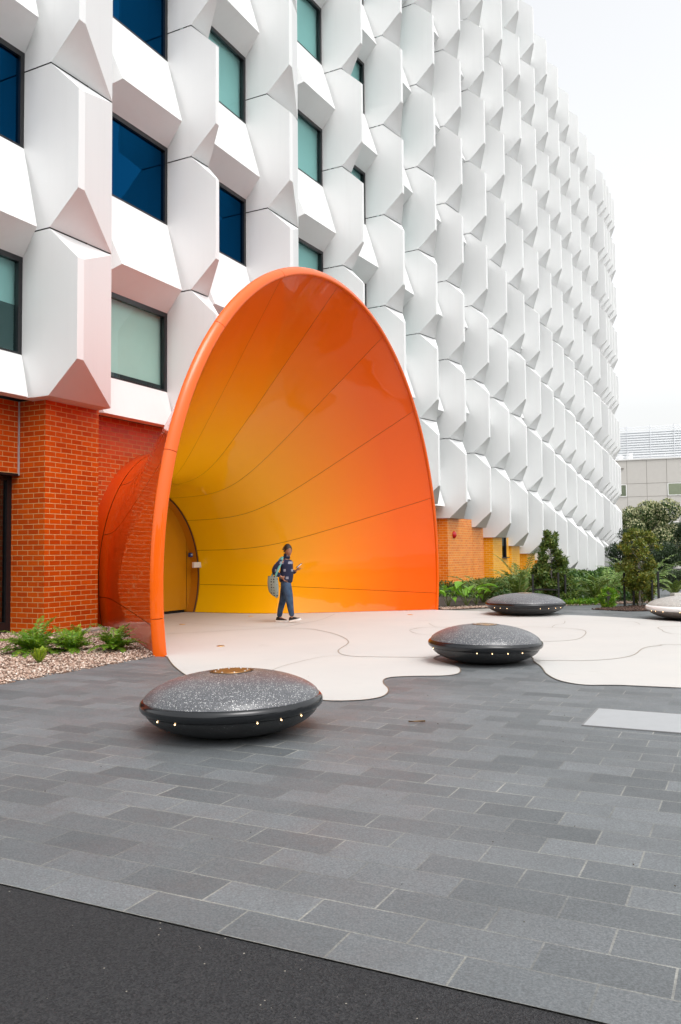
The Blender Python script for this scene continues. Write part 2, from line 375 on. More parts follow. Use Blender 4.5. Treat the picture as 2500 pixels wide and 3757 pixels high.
# metal edging round the white paving
mb = MB(); E_ = spline(WF, 6)
for a, b in zip(E_[:-1], E_[1:]):
    t = (b-a).normalized(); nv = Vector((-t.y, t.x, 0))*.006
    mb.face([a-nv+Vector((0, 0, .0145)), b-nv+Vector((0, 0, .0145)), b+nv+Vector((0, 0, .0145)), a+nv+Vector((0, 0, .0145))])
mb.build('edging_strip', simple('bronze_strip', (.16, .12, .08), .5), plaza)
SLAB = simple('light_steel_grate', (.32, .33, .34), .45, nz=.08, scale=8)
mb = MB(); mb.box(AB(-.05, 7.42, .0065), pA*1.2, pB*.395, Vector((0, 0, .0075)))
for k in range(1, 4): pass
grate = mb.build('access_cover', [SLAB, FRAME]); tag(grate, 'pale metal drain cover flush in the grey pavers at the right edge', 'drain cover')
mb = MB()
for sgn in (-1, 1):
    mb.box(AB(-.05, 7.42+sgn*.402, .0075), pA*1.21, pB*.006, Vector((0, 0, .0085)))
mb.box(AB(-1.257, 7.42, .0075), pA*.006, pB*.40, Vector((0, 0, .0085))); mb.build('edge_trim', simple('trim_grey', (.18, .18, .18), .5), grate)
for i, (p, lb) in enumerate([((-3.19, 16.84), 'small brass ground stud in white paving nearest the portal door'), ((-1.85, 12.86), 'small brass ground stud in white paving just right of the orange rim foot'),
        ((-2.03, 18.83), 'small brass ground stud at the base of the yellow wall behind the walking person'), ((1.55, 18.9), 'small brass ground stud in white paving by the right end of the portal')]):
    mb = MB(); c = Vector((*p, .0125)); mb.lathe([(0.0, .008), (.05, .008), (.062, .004), (.064, 0)], c, 20)
    tag(mb.build('ground_stud', simple('brass', (.62, .38, .10), .35, .9), smooth=False), lb, 'ground stud', 'brass studs set in the white paving')

# ------------------------------------------------------------------ the white building
B0 = W(6, 0, 0)
bld = empty('lab_building', B0, 'tall white faceted precast building with glazed orange brick base', 'building')
ZB = lambda fr: 1.3 + 2.75*fr
cols = [  # s, n, wall direction (deg from +Y), bottom joint z
 (-3.75, 0.0, 27, 3.84), (0.0, 0.0, 27, 3.84), (3.73, 0.0, 27, 3.86), (6.68, -.02, 27, 3.89), (10.25, .15, 26, ZB(.833)), (12.68, .31, 25, ZB(.652)), (15.21, .39, 24, ZB(.559)),
 (17.43, .55, 23.5, ZB(.411)), (19.84, .66, 23.4, ZB(.316)), (22.0, .78, 23.4, ZB(.19)), (24.2, .90, 23.3, ZB(.07)), (26.2, 1.04, 23.2, ZB(-.05)), (28.37, 1.10, 23.2, ZB(-.16)),
 (30.22, 1.21, 23.2, ZB(-.297)), (32.3, 1.29, 23.2, ZB(-.39)), (34.07, 1.41, 23.2, ZB(-.528)), (36.1, 1.49, 23.2, ZB(-.60)), (37.84, 1.60, 23.4, ZB(-.727)), (39.98, 1.66, 23.6, ZB(-.78)),
 (40.66, 1.71, 23.8, ZB(-.836)), (41.40, 1.75, 23.8, ZB(-.884)), (42.1, 1.79, 23.8, ZB(-.94)), (42.92, 1.82, 24.0, ZB(-.967))]
widths = [1.4, 1.4, .55, 1.4, .5, 1.0, .97, 1.05, 1.08] + [1.15]*9 + [.62, .62, .62, .70, 1.2]
RN = {5: .12, 6: .15, 7: .08}
NROW = 9
def loc(i, ls, ln, z):
    s, n, dg, zb = cols[i]; a = rad(27-dg)   # rotate local frame towards the camera
    return W(s + ls*math.cos(a) - ln*math.sin(a), n + ls*math.sin(a) + ln*math.cos(a), z)
def panel_mb(i, k, mb):
    zb = cols[i][3] + 2.75*k + .012; zt = zb + 2.75 - .024; w = widths[i]; rn = RN.get(i, .03)
    nose = min(.14, w*.2); P = lambda ls, ln, z: loc(i, ls, ln, z)
    up, dnn = .53, .57
    Lb, Lt = P(0, -.62, zb), P(0, -.62, zt); Jb, Jt = P(0, 0, zb), P(0, 0, zt); T1b, T1t = P(0, .61, zb+up), P(0, .61, zt-dnn)
    T2b, T2t = P(nose, .61, zb+up), P(nose, .61, zt-dnn); Rb, R_t = P(w, rn, zb), P(w, rn, zt); Wb, Wt = P(w+.1, -.62, zb), P(w+.1, -.62, zt)
    mb.face([Lb, Jb, T1b, T1t, Jt, Lt]); mb.face([T1b, T2b, T2t, T1t]); mb.face([T2b, Rb, R_t, T2t]); mb.face([Rb, Wb, Wt, R_t])
    mb.face([Jb, Rb, T2b, T1b]); mb.face([Jt, T1t, T2t, R_t]); 
    if k == 0: mb.face([Lb, Wb, Rb, Jb])
    if k == NROW-1: mb.face([Lt, Jt, R_t, Wt])
def proj(p):
    q = Vector(p) - Vector((0, 0, H)); d = q.dot(Fv)
    if d < .5: return None
    return 1250+3067.3*q.dot(Rt)/d, 1878.5+3067.3*q.dot(Dn)/d, d
cand = []
for i in range(len(cols)):
    for k in range(NROW):
        z0 = cols[i][3]+2.75*k; q = proj(loc(i, .2, .4, z0+1.37)); q1 = proj(loc(i, .2, .4, z0+.3)); 
        vis = q and -250 < q[0] < 2500 and q1[1] > 0 and z0+2.4 > 0
        hid = q and i in (2, 3, 4, 5) and q1[1] > 1400 and 600 < q[0] < 1550
        cand.append(((1/q[2]**2)*(1 if i < 18 else .3) if (vis and not hid) else 0, i, k))
cand.sort(reverse=True); top = {(i, k) for v, i, k in cand[:99] if v > 0}
rest = MB()
for i in range(len(cols)):
    for k in range(NROW):
        if (i, k) in top:
            m_ = MB(); panel_mb(i, k, m_); m_.build('facade_panel', WHITE, bld, weld=True)
        else: panel_mb(i, k, rest)
tag(rest.build('facade_panel', WHITE, bld, weld=False), kind='stuff')

# spandrels and windows between the columns. anchor z of one outer edge and floor spacing per bay (left column index)
bays = {0: (6.56, 3.46), 1: (6.57, 3.46), 2: (6.60, 3.47), 3: (6.47, 3.45), 4: (6.30, 3.40), 5: (6.22, 3.35), 6: (6.10, 3.31), 7: (6.37, 3.177), 8: (6.19, 3.163), 9: (6.02, 3.15), 10: (7.05, 3.05),
        11: (6.11, 3.0), 12: (6.13, 2.943), 13: (6.10, 2.907), 14: (5.90, 2.87), 15: (5.8, 2.84), 16: (5.7, 2.83)}
restS, restF, restP = MB(), MB(), MB()
def bayloc(i, t, n, z):
    """t in metres from the left column's origin, n relative"""
    a = loc(i, 0, n, z); b = loc(i+1, 0, n, z); L = (b-a).length/K
    return a.lerp(b, t/L)
for i, (z0, rr) in bays.items():
    La = (loc(i+1, 0, 0, 0)-loc(i, 0, 0, 0)).length/K; sa = widths[i]+.06; sb = La-.002
    wbay = sb-sa; il = .35*min(1, wbay/2); ir = .18*min(1, wbay/2)
    zlow = cols[i][3]; ztop = cols[i+1][3]+NROW*2.75-1.2
    j0 = -2
    while z0 + rr*j0 < ztop:
        zo = z0 + rr*j0; zs = zo+1.47*rr/3.45; zw = zo-.36; j0 += 1
        if zs < zlow+.15: continue
        big = i in (0, 1, 2, 3, 4, 5) and zo < 17.5
        hidden = (i in (2, 3, 4) and zo < 5)
        mbS = MB() if (big and not hidden) else restS
        Pn = lambda t, n, z: bayloc(i, t, n, z)
        if zo > zlow+.05:
            A0, A1, B_0, B_1 = Pn(sa, -.6, zw), Pn(sa, -.6, zs), Pn(sb, -.6, zw), Pn(sb, -.6, zs); C_, D_ = Pn(sa+il, -.09, zo), Pn(sb-ir, -.09, zo)
            mbS.face([A1, C_, D_, B_1]); mbS.face([A0, B_0, D_, C_]); mbS.face([A0, C_, A1]); mbS.face([B_0, B_1, D_])
        else:
            zc = zlow+.003; nc = -.6+.51*(zs-zc)/(zs-zo); f = (nc+.6)/.51
            A0, A1, B_0, B_1 = Pn(sa, -.6, zc), Pn(sa, -.6, zs), Pn(sb, -.6, zc), Pn(sb, -.6, zs); C_, D_ = Pn(sa+il*f, nc, zc), Pn(sb-ir*f, nc, zc)
            mbS.face([A1, C_, D_, B_1]); mbS.face([A0, C_, A1]); mbS.face([B_0, B_1, D_]); mbS.face([A0, B_0, D_, C_])
        if mbS is not restS: mbS.build('spandrel', WHITE, bld)
        # window above this spandrel: from zs to the next one's zw
        wz0, wz1 = zs, zo+rr-.36
        ex = (Pn(sb, -.6, 0)-Pn(sa, -.6, 0)).normalized(); ey = Vector((ex.y, -ex.x, 0))  # outward-ish
        hw = (sb-sa)*K/2; cx = Pn((sa+sb)/2, -.64, (wz0+wz1)/2); hz = (wz1-wz0)*K/2
        ft = .055; fd = .045
        def frame(mbF):
            mbF.box(cx+Vector((0, 0, hz-.05)), ex*hw, ey*fd, Vector((0, 0, .05))); mbF.box(cx-Vector((0, 0, hz-.02)), ex*hw, ey*fd, Vector((0, 0, .02)))
            for sg in (-1, 1): mbF.box(cx+ex*sg*(hw-.045), ex*.045, ey*(fd-.002), Vector((0, 0, hz-.03)))
        def pane(mbP): 
            c = cx-ey*.015; a = hw-.09
            mbP.face([c-ex*a-Vector((0, 0, hz-.04)), c+ex*a-Vector((0, 0, hz-.04)), c+ex*a+Vector((0, 0, hz-.1)), c-ex*a+Vector((0, 0, hz-.1))])
        if big and not hidden:
            fl_i = round((zo-z0)/rr)
            if i == 0: kind_ = 'half' if fl_i == -1 else 'navy'
            elif i == 1: kind_ = 'blind' if fl_i == -1 else 'navy'
            elif i == 2: kind_ = 'navy' if fl_i in (0,) else 'teal'
            else: kind_ = 'teal'
            m1 = MB(); frame(m1); wf = m1.build('window', FRAME, bld)
            m1 = MB(); pane(m1); m1.build('pane', {'navy': G_NAVY, 'teal': G_TEAL, 'half': G_TEAL, 'blind': G_PALE}[kind_], wf)
            m1 = MB(); c = cx-ey*.14; a = hw-.02
            zb_ = {'navy': None, 'half': .05, 'blind': -.62, 'teal': -1}[kind_]
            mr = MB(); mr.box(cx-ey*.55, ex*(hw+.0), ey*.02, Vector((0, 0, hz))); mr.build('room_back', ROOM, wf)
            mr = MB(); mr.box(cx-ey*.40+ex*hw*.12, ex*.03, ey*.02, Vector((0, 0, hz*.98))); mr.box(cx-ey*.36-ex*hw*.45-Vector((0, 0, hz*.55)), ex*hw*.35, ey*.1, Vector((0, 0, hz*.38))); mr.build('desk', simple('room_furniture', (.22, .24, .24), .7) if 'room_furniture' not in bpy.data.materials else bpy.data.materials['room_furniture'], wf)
            if zb_ is not None:
                lo = -hz if zb_ == -1 else zb_*hz/.62*(.80 if kind_ == 'blind' else .6)
                m1.box(c+Vector((0, 0, (hz+lo)/2)), ex*a, ey*.004, Vector((0, 0, (hz-lo)/2))); m1.build('blind', BLIND, wf)
            if i == 2 and fl_i == 0:
                m1 = MB(); pc = cx-ey*.03-ex*(hw*.35)-Vector((0, 0, hz*.35))
                m1.face([pc+ex*-.12+Vector((0, 0, -.10)), pc+ex*.13+Vector((0, 0, -.12)), pc+ex*.12+Vector((0, 0, .06)), pc+Vector((0, 0, .13)), pc+ex*-.15+Vector((0, 0, .10))])
                m1.build('paper_note', simple('paper', (.75, .8, .72), .8), wf)
        else: frame(restF); pane(restP)
tag(restS.build('spandrel', WHITE, bld), kind='stuff')
o = restF.build('window', FRAME, bld); tag(o, kind='stuff'); tag(restP.build('pane', G_TEAL, o), kind='stuff')

# structural core behind (keeps out the light) and the far return wall
path = [loc(i, 0, -1.3, 0) for i in range(len(cols))]; path.append(loc(len(cols)-1, 1.2, -1.3, 0))
mb = MB(); zt = 23.2*K
bk = [p + Vector((-math.cos(AZ), math.sin(AZ), 0))*16 for p in path]
for a, b in zip(path[:-1], path[1:]): mb.face([a+Vector((0,0,3.9*K if a.y < 23 else .8)), b+Vector((0,0,3.9*K if a.y < 23 else .8)), b+Vector((0, 0, zt)), a+Vector((0, 0, zt))])
mb.face([path[-1], bk[-1], bk[-1]+Vector((0, 0, zt)), path[-1]+Vector((0, 0, zt))]); mb.face([path[0], path[0]+Vector((0, 0, zt)), bk[0]+Vector((0, 0, zt)), bk[0]])
mb.face([bk[0], bk[0]+Vector((0, 0, zt)), bk[-1]+Vector((0, 0, zt)), bk[-1]])
mb.face([p+Vector((0, 0, zt)) for p in path] + [p+Vector((0, 0, zt)) for p in bk[::-1]])
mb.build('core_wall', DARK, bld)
mb = MB(); e0 = loc(22, 1.32, -.62, 0); e1 = e0 + Vector((-math.cos(AZ), math.sin(AZ), 0))*15
for q, w_ in ((0, 1),): mb.face([e0, e1, e1+Vector((0, 0, 23.3*K)), e0+Vector((0, 0, 23.3*K))])
mb.build('end_wall', WHITE, bld)

# brick base
def brick_quad(mb, a, b, z0, z1, u0=0):
    L = (Vector(b)-Vector(a)).length; a = Vector(a); b = Vector(b); v0, v1 = z0*K, z1*K
    mb.face([a+Vector((0, 0, v0)), b+Vector((0, 0, v0)), b+Vector((0, 0, v1)), a+Vector((0, 0, v1))], [(u0, v0), (u0+L, v0), (u0+L, v1), (u0, v1)]); return u0+L
def bmat(i): return BR_RED if i <= 5 else (BR_OR if i <= 8 else BR_YE)
def pl(i, s, n): return loc(i, s, n, 0)
for i in range(0, 17):
    zt_ = cols[i][3]+.03
    if zt_ < .35: continue
    if i in (2, 3, 4): continue
    mb = MB(); pn = -.33 if i < 6 else -.12; s0, s1 = (.26, 1.51) if i < 5 else (.08, 1.12); back = -1.14 if i < 6 else -.75
    s1 = s1-.02
    u = brick_quad(mb, pl(i, s0, back), pl(i, s0, pn), -.1, zt_, .05); u = brick_quad(mb, pl(i, s0, pn), pl(i, s1, pn), -.1, zt_, u); brick_quad(mb, pl(i, s1, pn), pl(i, s1, back), -.1, zt_, u)
    mb.build('brick_pier', bmat(i), bld)
    if i in (0,): continue
    if i == 1:   # recessed wall behind the portal, open where the portal passes through
        mb = MB(); S_ = list(np.linspace(1.49, 12.9, 130)); L0 = W(1.49, -.78, 0)
        hole = lambda s: .8+2.3*math.sqrt(max(0, 1-((s-3.6)/1.90)**2)) if abs(s-3.6) < 1.90 else -.1
        for sa_, sb_ in zip(S_[:-1], S_[1:]):
            z0_, z1_ = hole(sa_), hole(sb_); 
            if z0_ < 0 and z1_ > 0: z0_ = z1_
            if z1_ < 0 and z0_ > 0: z1_ = z0_
            a, b = W(sa_, -.78, 0), W(sb_, -.78, 0); u0, u1 = (sa_-1.49)*K+.3, (sb_-1.49)*K+.3; zt2 = 3.87*K if sb_ < 8 else 3.1*K
            mb.face([a+Vector((0, 0, z0_*K)), b+Vector((0, 0, z1_*K)), b+Vector((0, 0, zt2)), a+Vector((0, 0, zt2))], [(u0, z0_*K), (u1, z1_*K), (u1, zt2), (u0, zt2)])
        mb.build('brick_wall', BR_RED, bld); continue
    if i == 5: pass
    zw_ = min(zt_, cols[i][3]+.03); wn_ = -.78 if i < 6 else (-.125 if i == 7 else (-.22 if i == 9 else -.5))
    La = (loc(i+1, 0, 0, 0)-loc(i, 0, 0, 0)).length/K
    a, b = pl(i, s1, wn_), pl(i+1, .26 if i+1 < 5 else .08, wn_)
    mb = MB()
    if i == 9:      # opening with a dark window
        t0, t1 = .25, .95; zs_, ze_ = 1.02, cols[9][3]+.03
        w0, w1 = a.lerp(b, 0), a.lerp(b, .72)
        brick_quad(mb, a, b, -.1, zs_); brick_quad(mb, w1, b, zs_, ze_, (w1-a).length)
        mb.build('brick_wall', BR_YE, bld)
        m1 = MB(); ex = (w1-w0).normalized(); ey = Vector((ex.y, -ex.x, 0)); c = (w0+w1)/2; hw = (w1-w0).length/2
        m1.box(c+Vector((0, 0, 1.02*K+.015))+ey*.05, ex*(hw+.05), ey*.07, Vector((0, 0, .02)))
        m1.box(c+Vector((0, 0, 1.45*K))-ey*.05+ex*(hw-.04), ex*.035, ey*.04, Vector((0, 0, .46))); m1.box(c+Vector((0, 0, 1.45*K))-ey*.05-ex*(hw-.04), ex*.035, ey*.04, Vector((0, 0, .46)))
        w_ = m1.build('window', FRAME, bld); m1 = MB(); c2_ = c-ey*.08
        m1.face([c2_-ex*hw+Vector((0, 0, 1.05*K)), c2_+ex*hw+Vector((0, 0, 1.05*K)), c2_+ex*hw+Vector((0, 0, 1.9*K)), c2_-ex*hw+Vector((0, 0, 1.9*K))]); m1.build('pane', G_CLEAR, w_)
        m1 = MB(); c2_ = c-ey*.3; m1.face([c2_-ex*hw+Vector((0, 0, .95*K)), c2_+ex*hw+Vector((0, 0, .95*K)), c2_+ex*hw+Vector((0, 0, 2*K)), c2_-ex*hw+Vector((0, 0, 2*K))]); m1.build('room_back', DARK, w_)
        continue
    brick_quad(mb, a, b, -.1, zw_); mb.build('brick_wall', bmat(i) if i != 7 else BR_OR, bld)
# bay 0: brick above the door, dark door frame and glass
mb = MB(); a, b = pl(0, 1.49, -.93), pl(1, .26, -.93); u = brick_quad(mb, a, b, 2.66, 3.87, .11); o = mb.build('brick_wall', BR_RED, bld)
mb = MB(); mb.box((a+b)/2+Vector((0, 0, 2.64*K))-dn*.15, (b-a)/2, dn*.17, Vector((0, 0, .02))); mb.build('lintel', FRAME, bld)
mb = MB(); c = b+Vector((0, 0, 3.25*K))+dn*.012-ds*.02; mb.box(c, ds*.012, dn*.012, Vector((0, 0, .62*K))); mb.build('downpipe', simple('zinc', (.5, .5, .52), .4), bld)
a, b = pl(0, 1.49, -1.14), pl(1, .262, -1.14); ex = (b-a).normalized(); L = (b-a).length
mb = MB(); zt_ = 2.64*K
mb.box(b-ex*.055+Vector((0, 0, zt_/2)), ex*.055, dn*.05, Vector((0, 0, zt_/2))); mb.box(a+ex*.055+Vector((0, 0, zt_/2)), ex*.055, dn*.05, Vector((0, 0, zt_/2)))
mb.box((a+b)/2+Vector((0, 0, zt_-.05)), ex*L/2, dn*.048, Vector((0, 0, .05))); mb.box((a+b)/2+Vector((0, 0, .1)), ex*L/2, dn*.048, Vector((0, 0, .1)))
mb.box((a+b)/2+Vector((0, 0, zt_/2)), ex*.05, dn*.047, Vector((0, 0, zt_/2))); dr = mb.build('glass_door', FRAME, bld)
mb = MB(); mb.face([a+Vector((0, 0, .1)), b+Vector((0, 0, .1)), b+Vector((0, 0, zt_)), a+Vector((0, 0, zt_))]); mb.build('pane', G_CLEAR, dr)
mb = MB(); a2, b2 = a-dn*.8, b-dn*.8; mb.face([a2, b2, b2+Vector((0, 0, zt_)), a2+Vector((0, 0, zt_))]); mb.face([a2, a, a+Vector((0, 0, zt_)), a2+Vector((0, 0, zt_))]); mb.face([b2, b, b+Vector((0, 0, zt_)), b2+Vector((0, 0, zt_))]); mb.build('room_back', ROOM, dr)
# dark soffit strip between panels and bricks
# red alarm dome on the orange pier
pc = loc(7, .62, -.115, 1.88); mb = MB(); nrm = (loc(7, .62, 1, 0)-loc(7, .62, 0, 0)).normalized()
t_ = Vector((-nrm.y, nrm.x, 0)); 
rings = [[pc+nrm*(.11*math.sin(a)*.9)+(t_*math.cos(q)+Vector((0, 0, 1))*math.sin(q))*(.14*math.cos(a)) for q in np.linspace(0, 2*math.pi, 20, endpoint=False)] for a in np.linspace(0, 1.5, 8)]
mb.grid(rings, closed=True); mb.face(rings[-1]); al = mb.build('alarm_dome', simple('signal_red', (.55, .01, .015), .25), smooth=True)
tag(al, 'round red alarm dome on the orange brick pier', 'alarm')

# ------------------------------------------------------------------ entrance portal
POR = W(3.3, 1.5, 0)
portal = empty('entrance_portal', POR, 'giant glossy orange horn shaped entrance canopy with yellow inside', 'entrance canopy')
seams = [-5.8, 17.8, 41, 64.3, 88, 111.7, 135.8, 160.6, 185.9]
ns = list(np.linspace(NMIN, .2, 8)) + list(np.linspace(.35, 3.505, 30))
def strip(lo, hi, outer, name, mat, nlist, gap=.0045, m=9):
    P = []; UV = []
    for n in nlist:
        row = []
        f = shell_pt(90, n, outer)[4]; rr = (shell_pt(90, n, outer)[2])*K; g_ = math.degrees(gap/rr)
        a = theta0(0, n, outer) if lo is None else lo+g_; b = theta0(180, n, outer) if hi is None else hi-g_
        for j in range(m): row.append(shell_xyz(a+(b-a)*j/(m-1), n, outer))
        P.append(row); UV.append([(j/(m-1), max(0, min(1, (n-NMIN)/(3.45-NMIN)))) for j in range(m)])
    mb = MB(); mb.grid(P, uvf=lambda i, j: UV[min(i, len(UV)-1)][min(j, m-1)])
    return mb.build(name, mat, portal, smooth=True)
bounds = [None]+seams+[None]
for lo, hi in zip(bounds[:-1], bounds[1:]):
    strip(lo, hi, 0, 'inner_panel', INNER, ns)
    no = [n for n in ns if n > -.46 and n < 3.40] + [3.41]
    strip(lo, hi, 1, 'outer_panel', OUTER, [-.45]+no)
strip(None, None, 1, 'outer_flange', OUTER, [-.80, -.7, -.6, -.47], m=60)
# dark liner seen through the seams
mb = MB(); P = []
for n in [n for n in ns if n < 3.4]:
    cs, cz, a, b, f = shell_pt(90, n); row = []
    for th in np.linspace(0, 1, 60):
        t = theta0(0, n)+(theta0(180, n)-theta0(0, n))*th; c_ = shell_pt(t, n); fo = .02
        row.append(W(c_[0]+(c_[2]+fo)*math.cos(rad(t)), n+(nrim(c_[0]+c_[2]*math.cos(rad(t)))-3.45)*c_[4], c_[1]+(c_[3]+fo)*math.sin(rad(t))))
    P.append(row)
mb.grid(P); mb.build('seam_liner', simple('seam_dark', (.20, .075, .008), .8), portal, smooth=True)
# rim tube, in lengths
rb = [-11.0, 17.8, 64.3, 111.7, 135.8, 160.6, 184.6, 191.0]
for lo, hi in zip(rb[:-1], rb[1:]):
    rings = []
    for t in np.linspace(lo+.05, hi-.05, max(3, int((hi-lo)/1.2))):
        c_, s_ = math.cos(rad(t)), math.sin(rad(t)); er = Vector((c_/4.565, s_/5.165, 0)).normalized(); ring = []
        base_s, base_z = 3.3+4.565*c_, .9+5.165*s_; nn_ = nrim(base_s)+.055
        for q in np.linspace(0, 2*math.pi, 24, endpoint=False):
            u_, v_ = .088*(1+math.cos(q)), .046*math.sin(q)      # along the skin normal / along the skin
            dr, dnn2 = u_*.77+v_*.64, -u_*.64+v_*.77
            ring.append(W(base_s+er.x*dr, nn_+dnn2, base_z+er.y*dr))
        rings.append(ring)
    mb = MB(); mb.grid(rings, closed=True); mb.face(rings[0][::-1]); mb.face(rings[-1]); mb.build('rim_tube', RIMM, portal, smooth=True)
# door inside the ring
def ell(n, da=0, steps=40, s_lo=None, s_hi=None):
    cs, cz, a, b, f = shell_pt(0, NMIN); out = []
    for t in np.linspace(-25, 205, steps):
        out.append((cs+(a+da)*math.cos(rad(t)), cz+(b+da)*math.sin(rad(t))))
    return out
E0 = ell(0)
mb = MB(); P1 = [W(s, NMIN+.0, max(z, .02)) for s, z in ell(0)]; P2 = [W(s, -1.34, max(z, .02)) for s, z in ell(0)]
mb.grid([P1, P2]); mb.build('door_reveal', DOORM, portal)
mb = MB(); mb.tube([W(s, NMIN-.03, z) for s, z in ell(0, -.012, 60) if z > .0], .014, 6); mb.build('door_seal', BLACK, portal)
split = 5.29-.03
def leaf(sel, name):
    pts = [(s, z) for s, z in ell(0, .02, 90) if sel(s)]
    lo = min(s for s, z in pts); hi = max(s for s, z in pts)
    mb = MB(); mb.face([W(s, -1.30, max(z, .07)) for s, z in pts]); return mb.build(name, DOORM, portal)
# right sliver and main leaf as n-gons
E1 = [(s, z) for s, z in ell(0, .02, 180)]
right = [p for p in E1 if p[0] > split+.008 and p[0] > 3.6]; zhi = max(z for s, z in right)
mb = MB(); mb.face([W(split+.008, -1.28, .07)] + [W(s, -1.28, max(z, .07)) for s, z in right] + [W(split+.008, -1.28, zhi)]); mb.build('door_leaf', DOORM, portal)
left = [p for p in E1 if p[0] < split-.008]
mb = MB(); mb.face([W(split-.008, -1.28, .07), W(split-.008, -1.28, zhi+.03)] + [W(s, -1.28, max(z, .07)) for s, z in left]); lf = mb.build('door_leaf', DOORM, portal)
mb = MB(); mb.box(W(3.6, -1.36, 1.3), ds*2.1*K, dn*.02, Vector((0, 0, 1.5*K))); mb.build('door_back', BLACK, portal)
mb = MB(); mb.box(W(5.31, -1.02, 1.05), ds*.17, dn*.03, Vector((0, 0, .065))); mb.build('door_handle', simple('brushed_white', (.75, .73, .72), .4), portal)
mb = MB(); mb.box(W(5.33, -1.22, 1.27), ds*.055, dn*.03, Vector((0, 0, .05))); cr = mb.build('card_reader', simple('blue_plastic', (.01, .04, .22), .4), portal)
mb = MB(); mb.box(W(5.33, -1.188, 1.275), ds*.035, dn*.004, Vector((0, 0, .02))); mb.build('screen', simple('pale_screen', (.45, .6, .7), .3), cr)

# ------------------------------------------------------------------ stone seats
def pod(loc_, tilt, lamps, mats, label, Rr=.735, name='stone_seat', top=.472, zr=.232):
    mtop, mband, mbase = mats
    root = empty(name, loc_, label, 'stone seat', 'lens shaped stone seats on the plaza')
    c = Vector(loc_)
    pr = [(0.0, top)] + [(.172, top)]
    N = 26
    for k in range(1, N+1):
        t = k/N; r_ = .172 + (Rr*.965-.172)*t; z_ = zr+.035 + (top-zr-.035)*max(0, (1-(r_/(Rr*.965))**2)/(1-(.172/(Rr*.965))**2))**.60; pr.append((r_, z_))
    mb = MB(); mb.lathe(pr[1:], c, 96); mb.build('top_shell', mtop, root, smooth=True)
    mb = MB(); mb.lathe([(.155, top+.003), (.176, top+.003), (.178, top-.01)], c, 64); mb.build('plate_ring', FRAME, root)
    mb = MB(); mb.lathe([(0.0, top+.006), (.15, top+.006), (.156, top-.002)], c, 64); pt = mb.build('top_plate', simple('bronze_plate', (.30, .17, .07), .35, .7) if mats[1] is BAND_K else mband, root)
    for q in range(8):
        mb = MB(); a = q*math.pi/4+.3; mb.lathe([(0, .012), (.006, .010), (.008, .004)], c+Vector((.13*math.cos(a), .13*math.sin(a), top)), 8); mb.build('screw', simple('steel', (.6, .6, .6), .3, 1) if q == 0 and 'steel' not in bpy.data.materials else bpy.data.materials['steel'], pt)
    band = [(Rr*.948, zr+.048)] + [(Rr-.050+.050*math.cos(a), zr+.0+.050*math.sin(a)) for a in np.linspace(1.35, -1.35, 12)] + [(Rr*.94, zr-.055), (Rr*.92, zr-.057)]
    mb = MB(); mb.lathe(band, c, 96); mb.build('rim_band', mband, root, smooth=True)
    base = []
    for k in range(0, 20):
        t = k/19; r_ = Rr*.945*math.cos(t*math.pi/2*.62); z_ = (zr-.045)*(1-math.sin(t*math.pi/2)) + .004; base.append((r_, z_))
    base = [(Rr*.945, zr-.03)] + [(r_, z_) for r_, z_ in [(Rr*.945*(1-.5*(k/19)**1.6), (zr-.045)*(1-(k/19))**1.0*(1-.0) + .004 - .022*math.sin(math.pi*k/19)) for k in range(20)]] + [(Rr*.40, .0)]
    mb = MB(); mb.lathe(base, c, 96); mb.build('base_shell', mbase, root, smooth=True)
    view = math.atan2(-c.y, -c.x)
    for a in lamps:
        q = view + rad(a); p = c + Vector((math.cos(q)*Rr*.953, math.sin(q)*Rr*.945, zr-.058)); mb = MB()
        rings = [[p+Vector((math.cos(u)*math.cos(v), math.sin(u)*math.cos(v), math.sin(v)))*.0055 for u in np.linspace(0, 2*math.pi, 10, endpoint=False)] for v in np.linspace(-1.5, 1.5, 7)]
        mb.grid(rings, closed=True); mb.build('lamp', LAMP, root, smooth=True)
    if tilt: root.rotation_euler = tilt
    return root
pod((-.883, 6.82, .006), (0, rad(-1.2), 0), [-53, -37, 15, 31, 48, 90, 105, 150, 200, 230], (TZ_D, BAND_K, TZ_B), 'dark speckled stone seat nearest the camera, on grey pavers, bronze plate on top')
pod((1.851, 10.87, .012), (0, rad(.8), 0), [-69, -8, 7, 23, 40, 95, 120, 170, 210], (TZ_D, BAND_K, TZ_B), 'dark speckled stone seat in the middle, on the edge of white and grey paving')
pod((4.12, 18.80, .012), (0, 0, 0), [-51, -39, -27, 22, 35.6, 49.5, 63, 110, 160, 200], (TZ_D, BAND_K, TZ_B), 'dark speckled stone seat farthest back, in front of the planting bed', .888)
pod((7.17, 17.2, .012), (0, 0, 0), [-62, -52, -38, -14, 10, 35, 100, 160], (TZ_W, BAND_W, TZ_G), 'white stone seat with brown underside, cut by the right edge of the photo', .888)

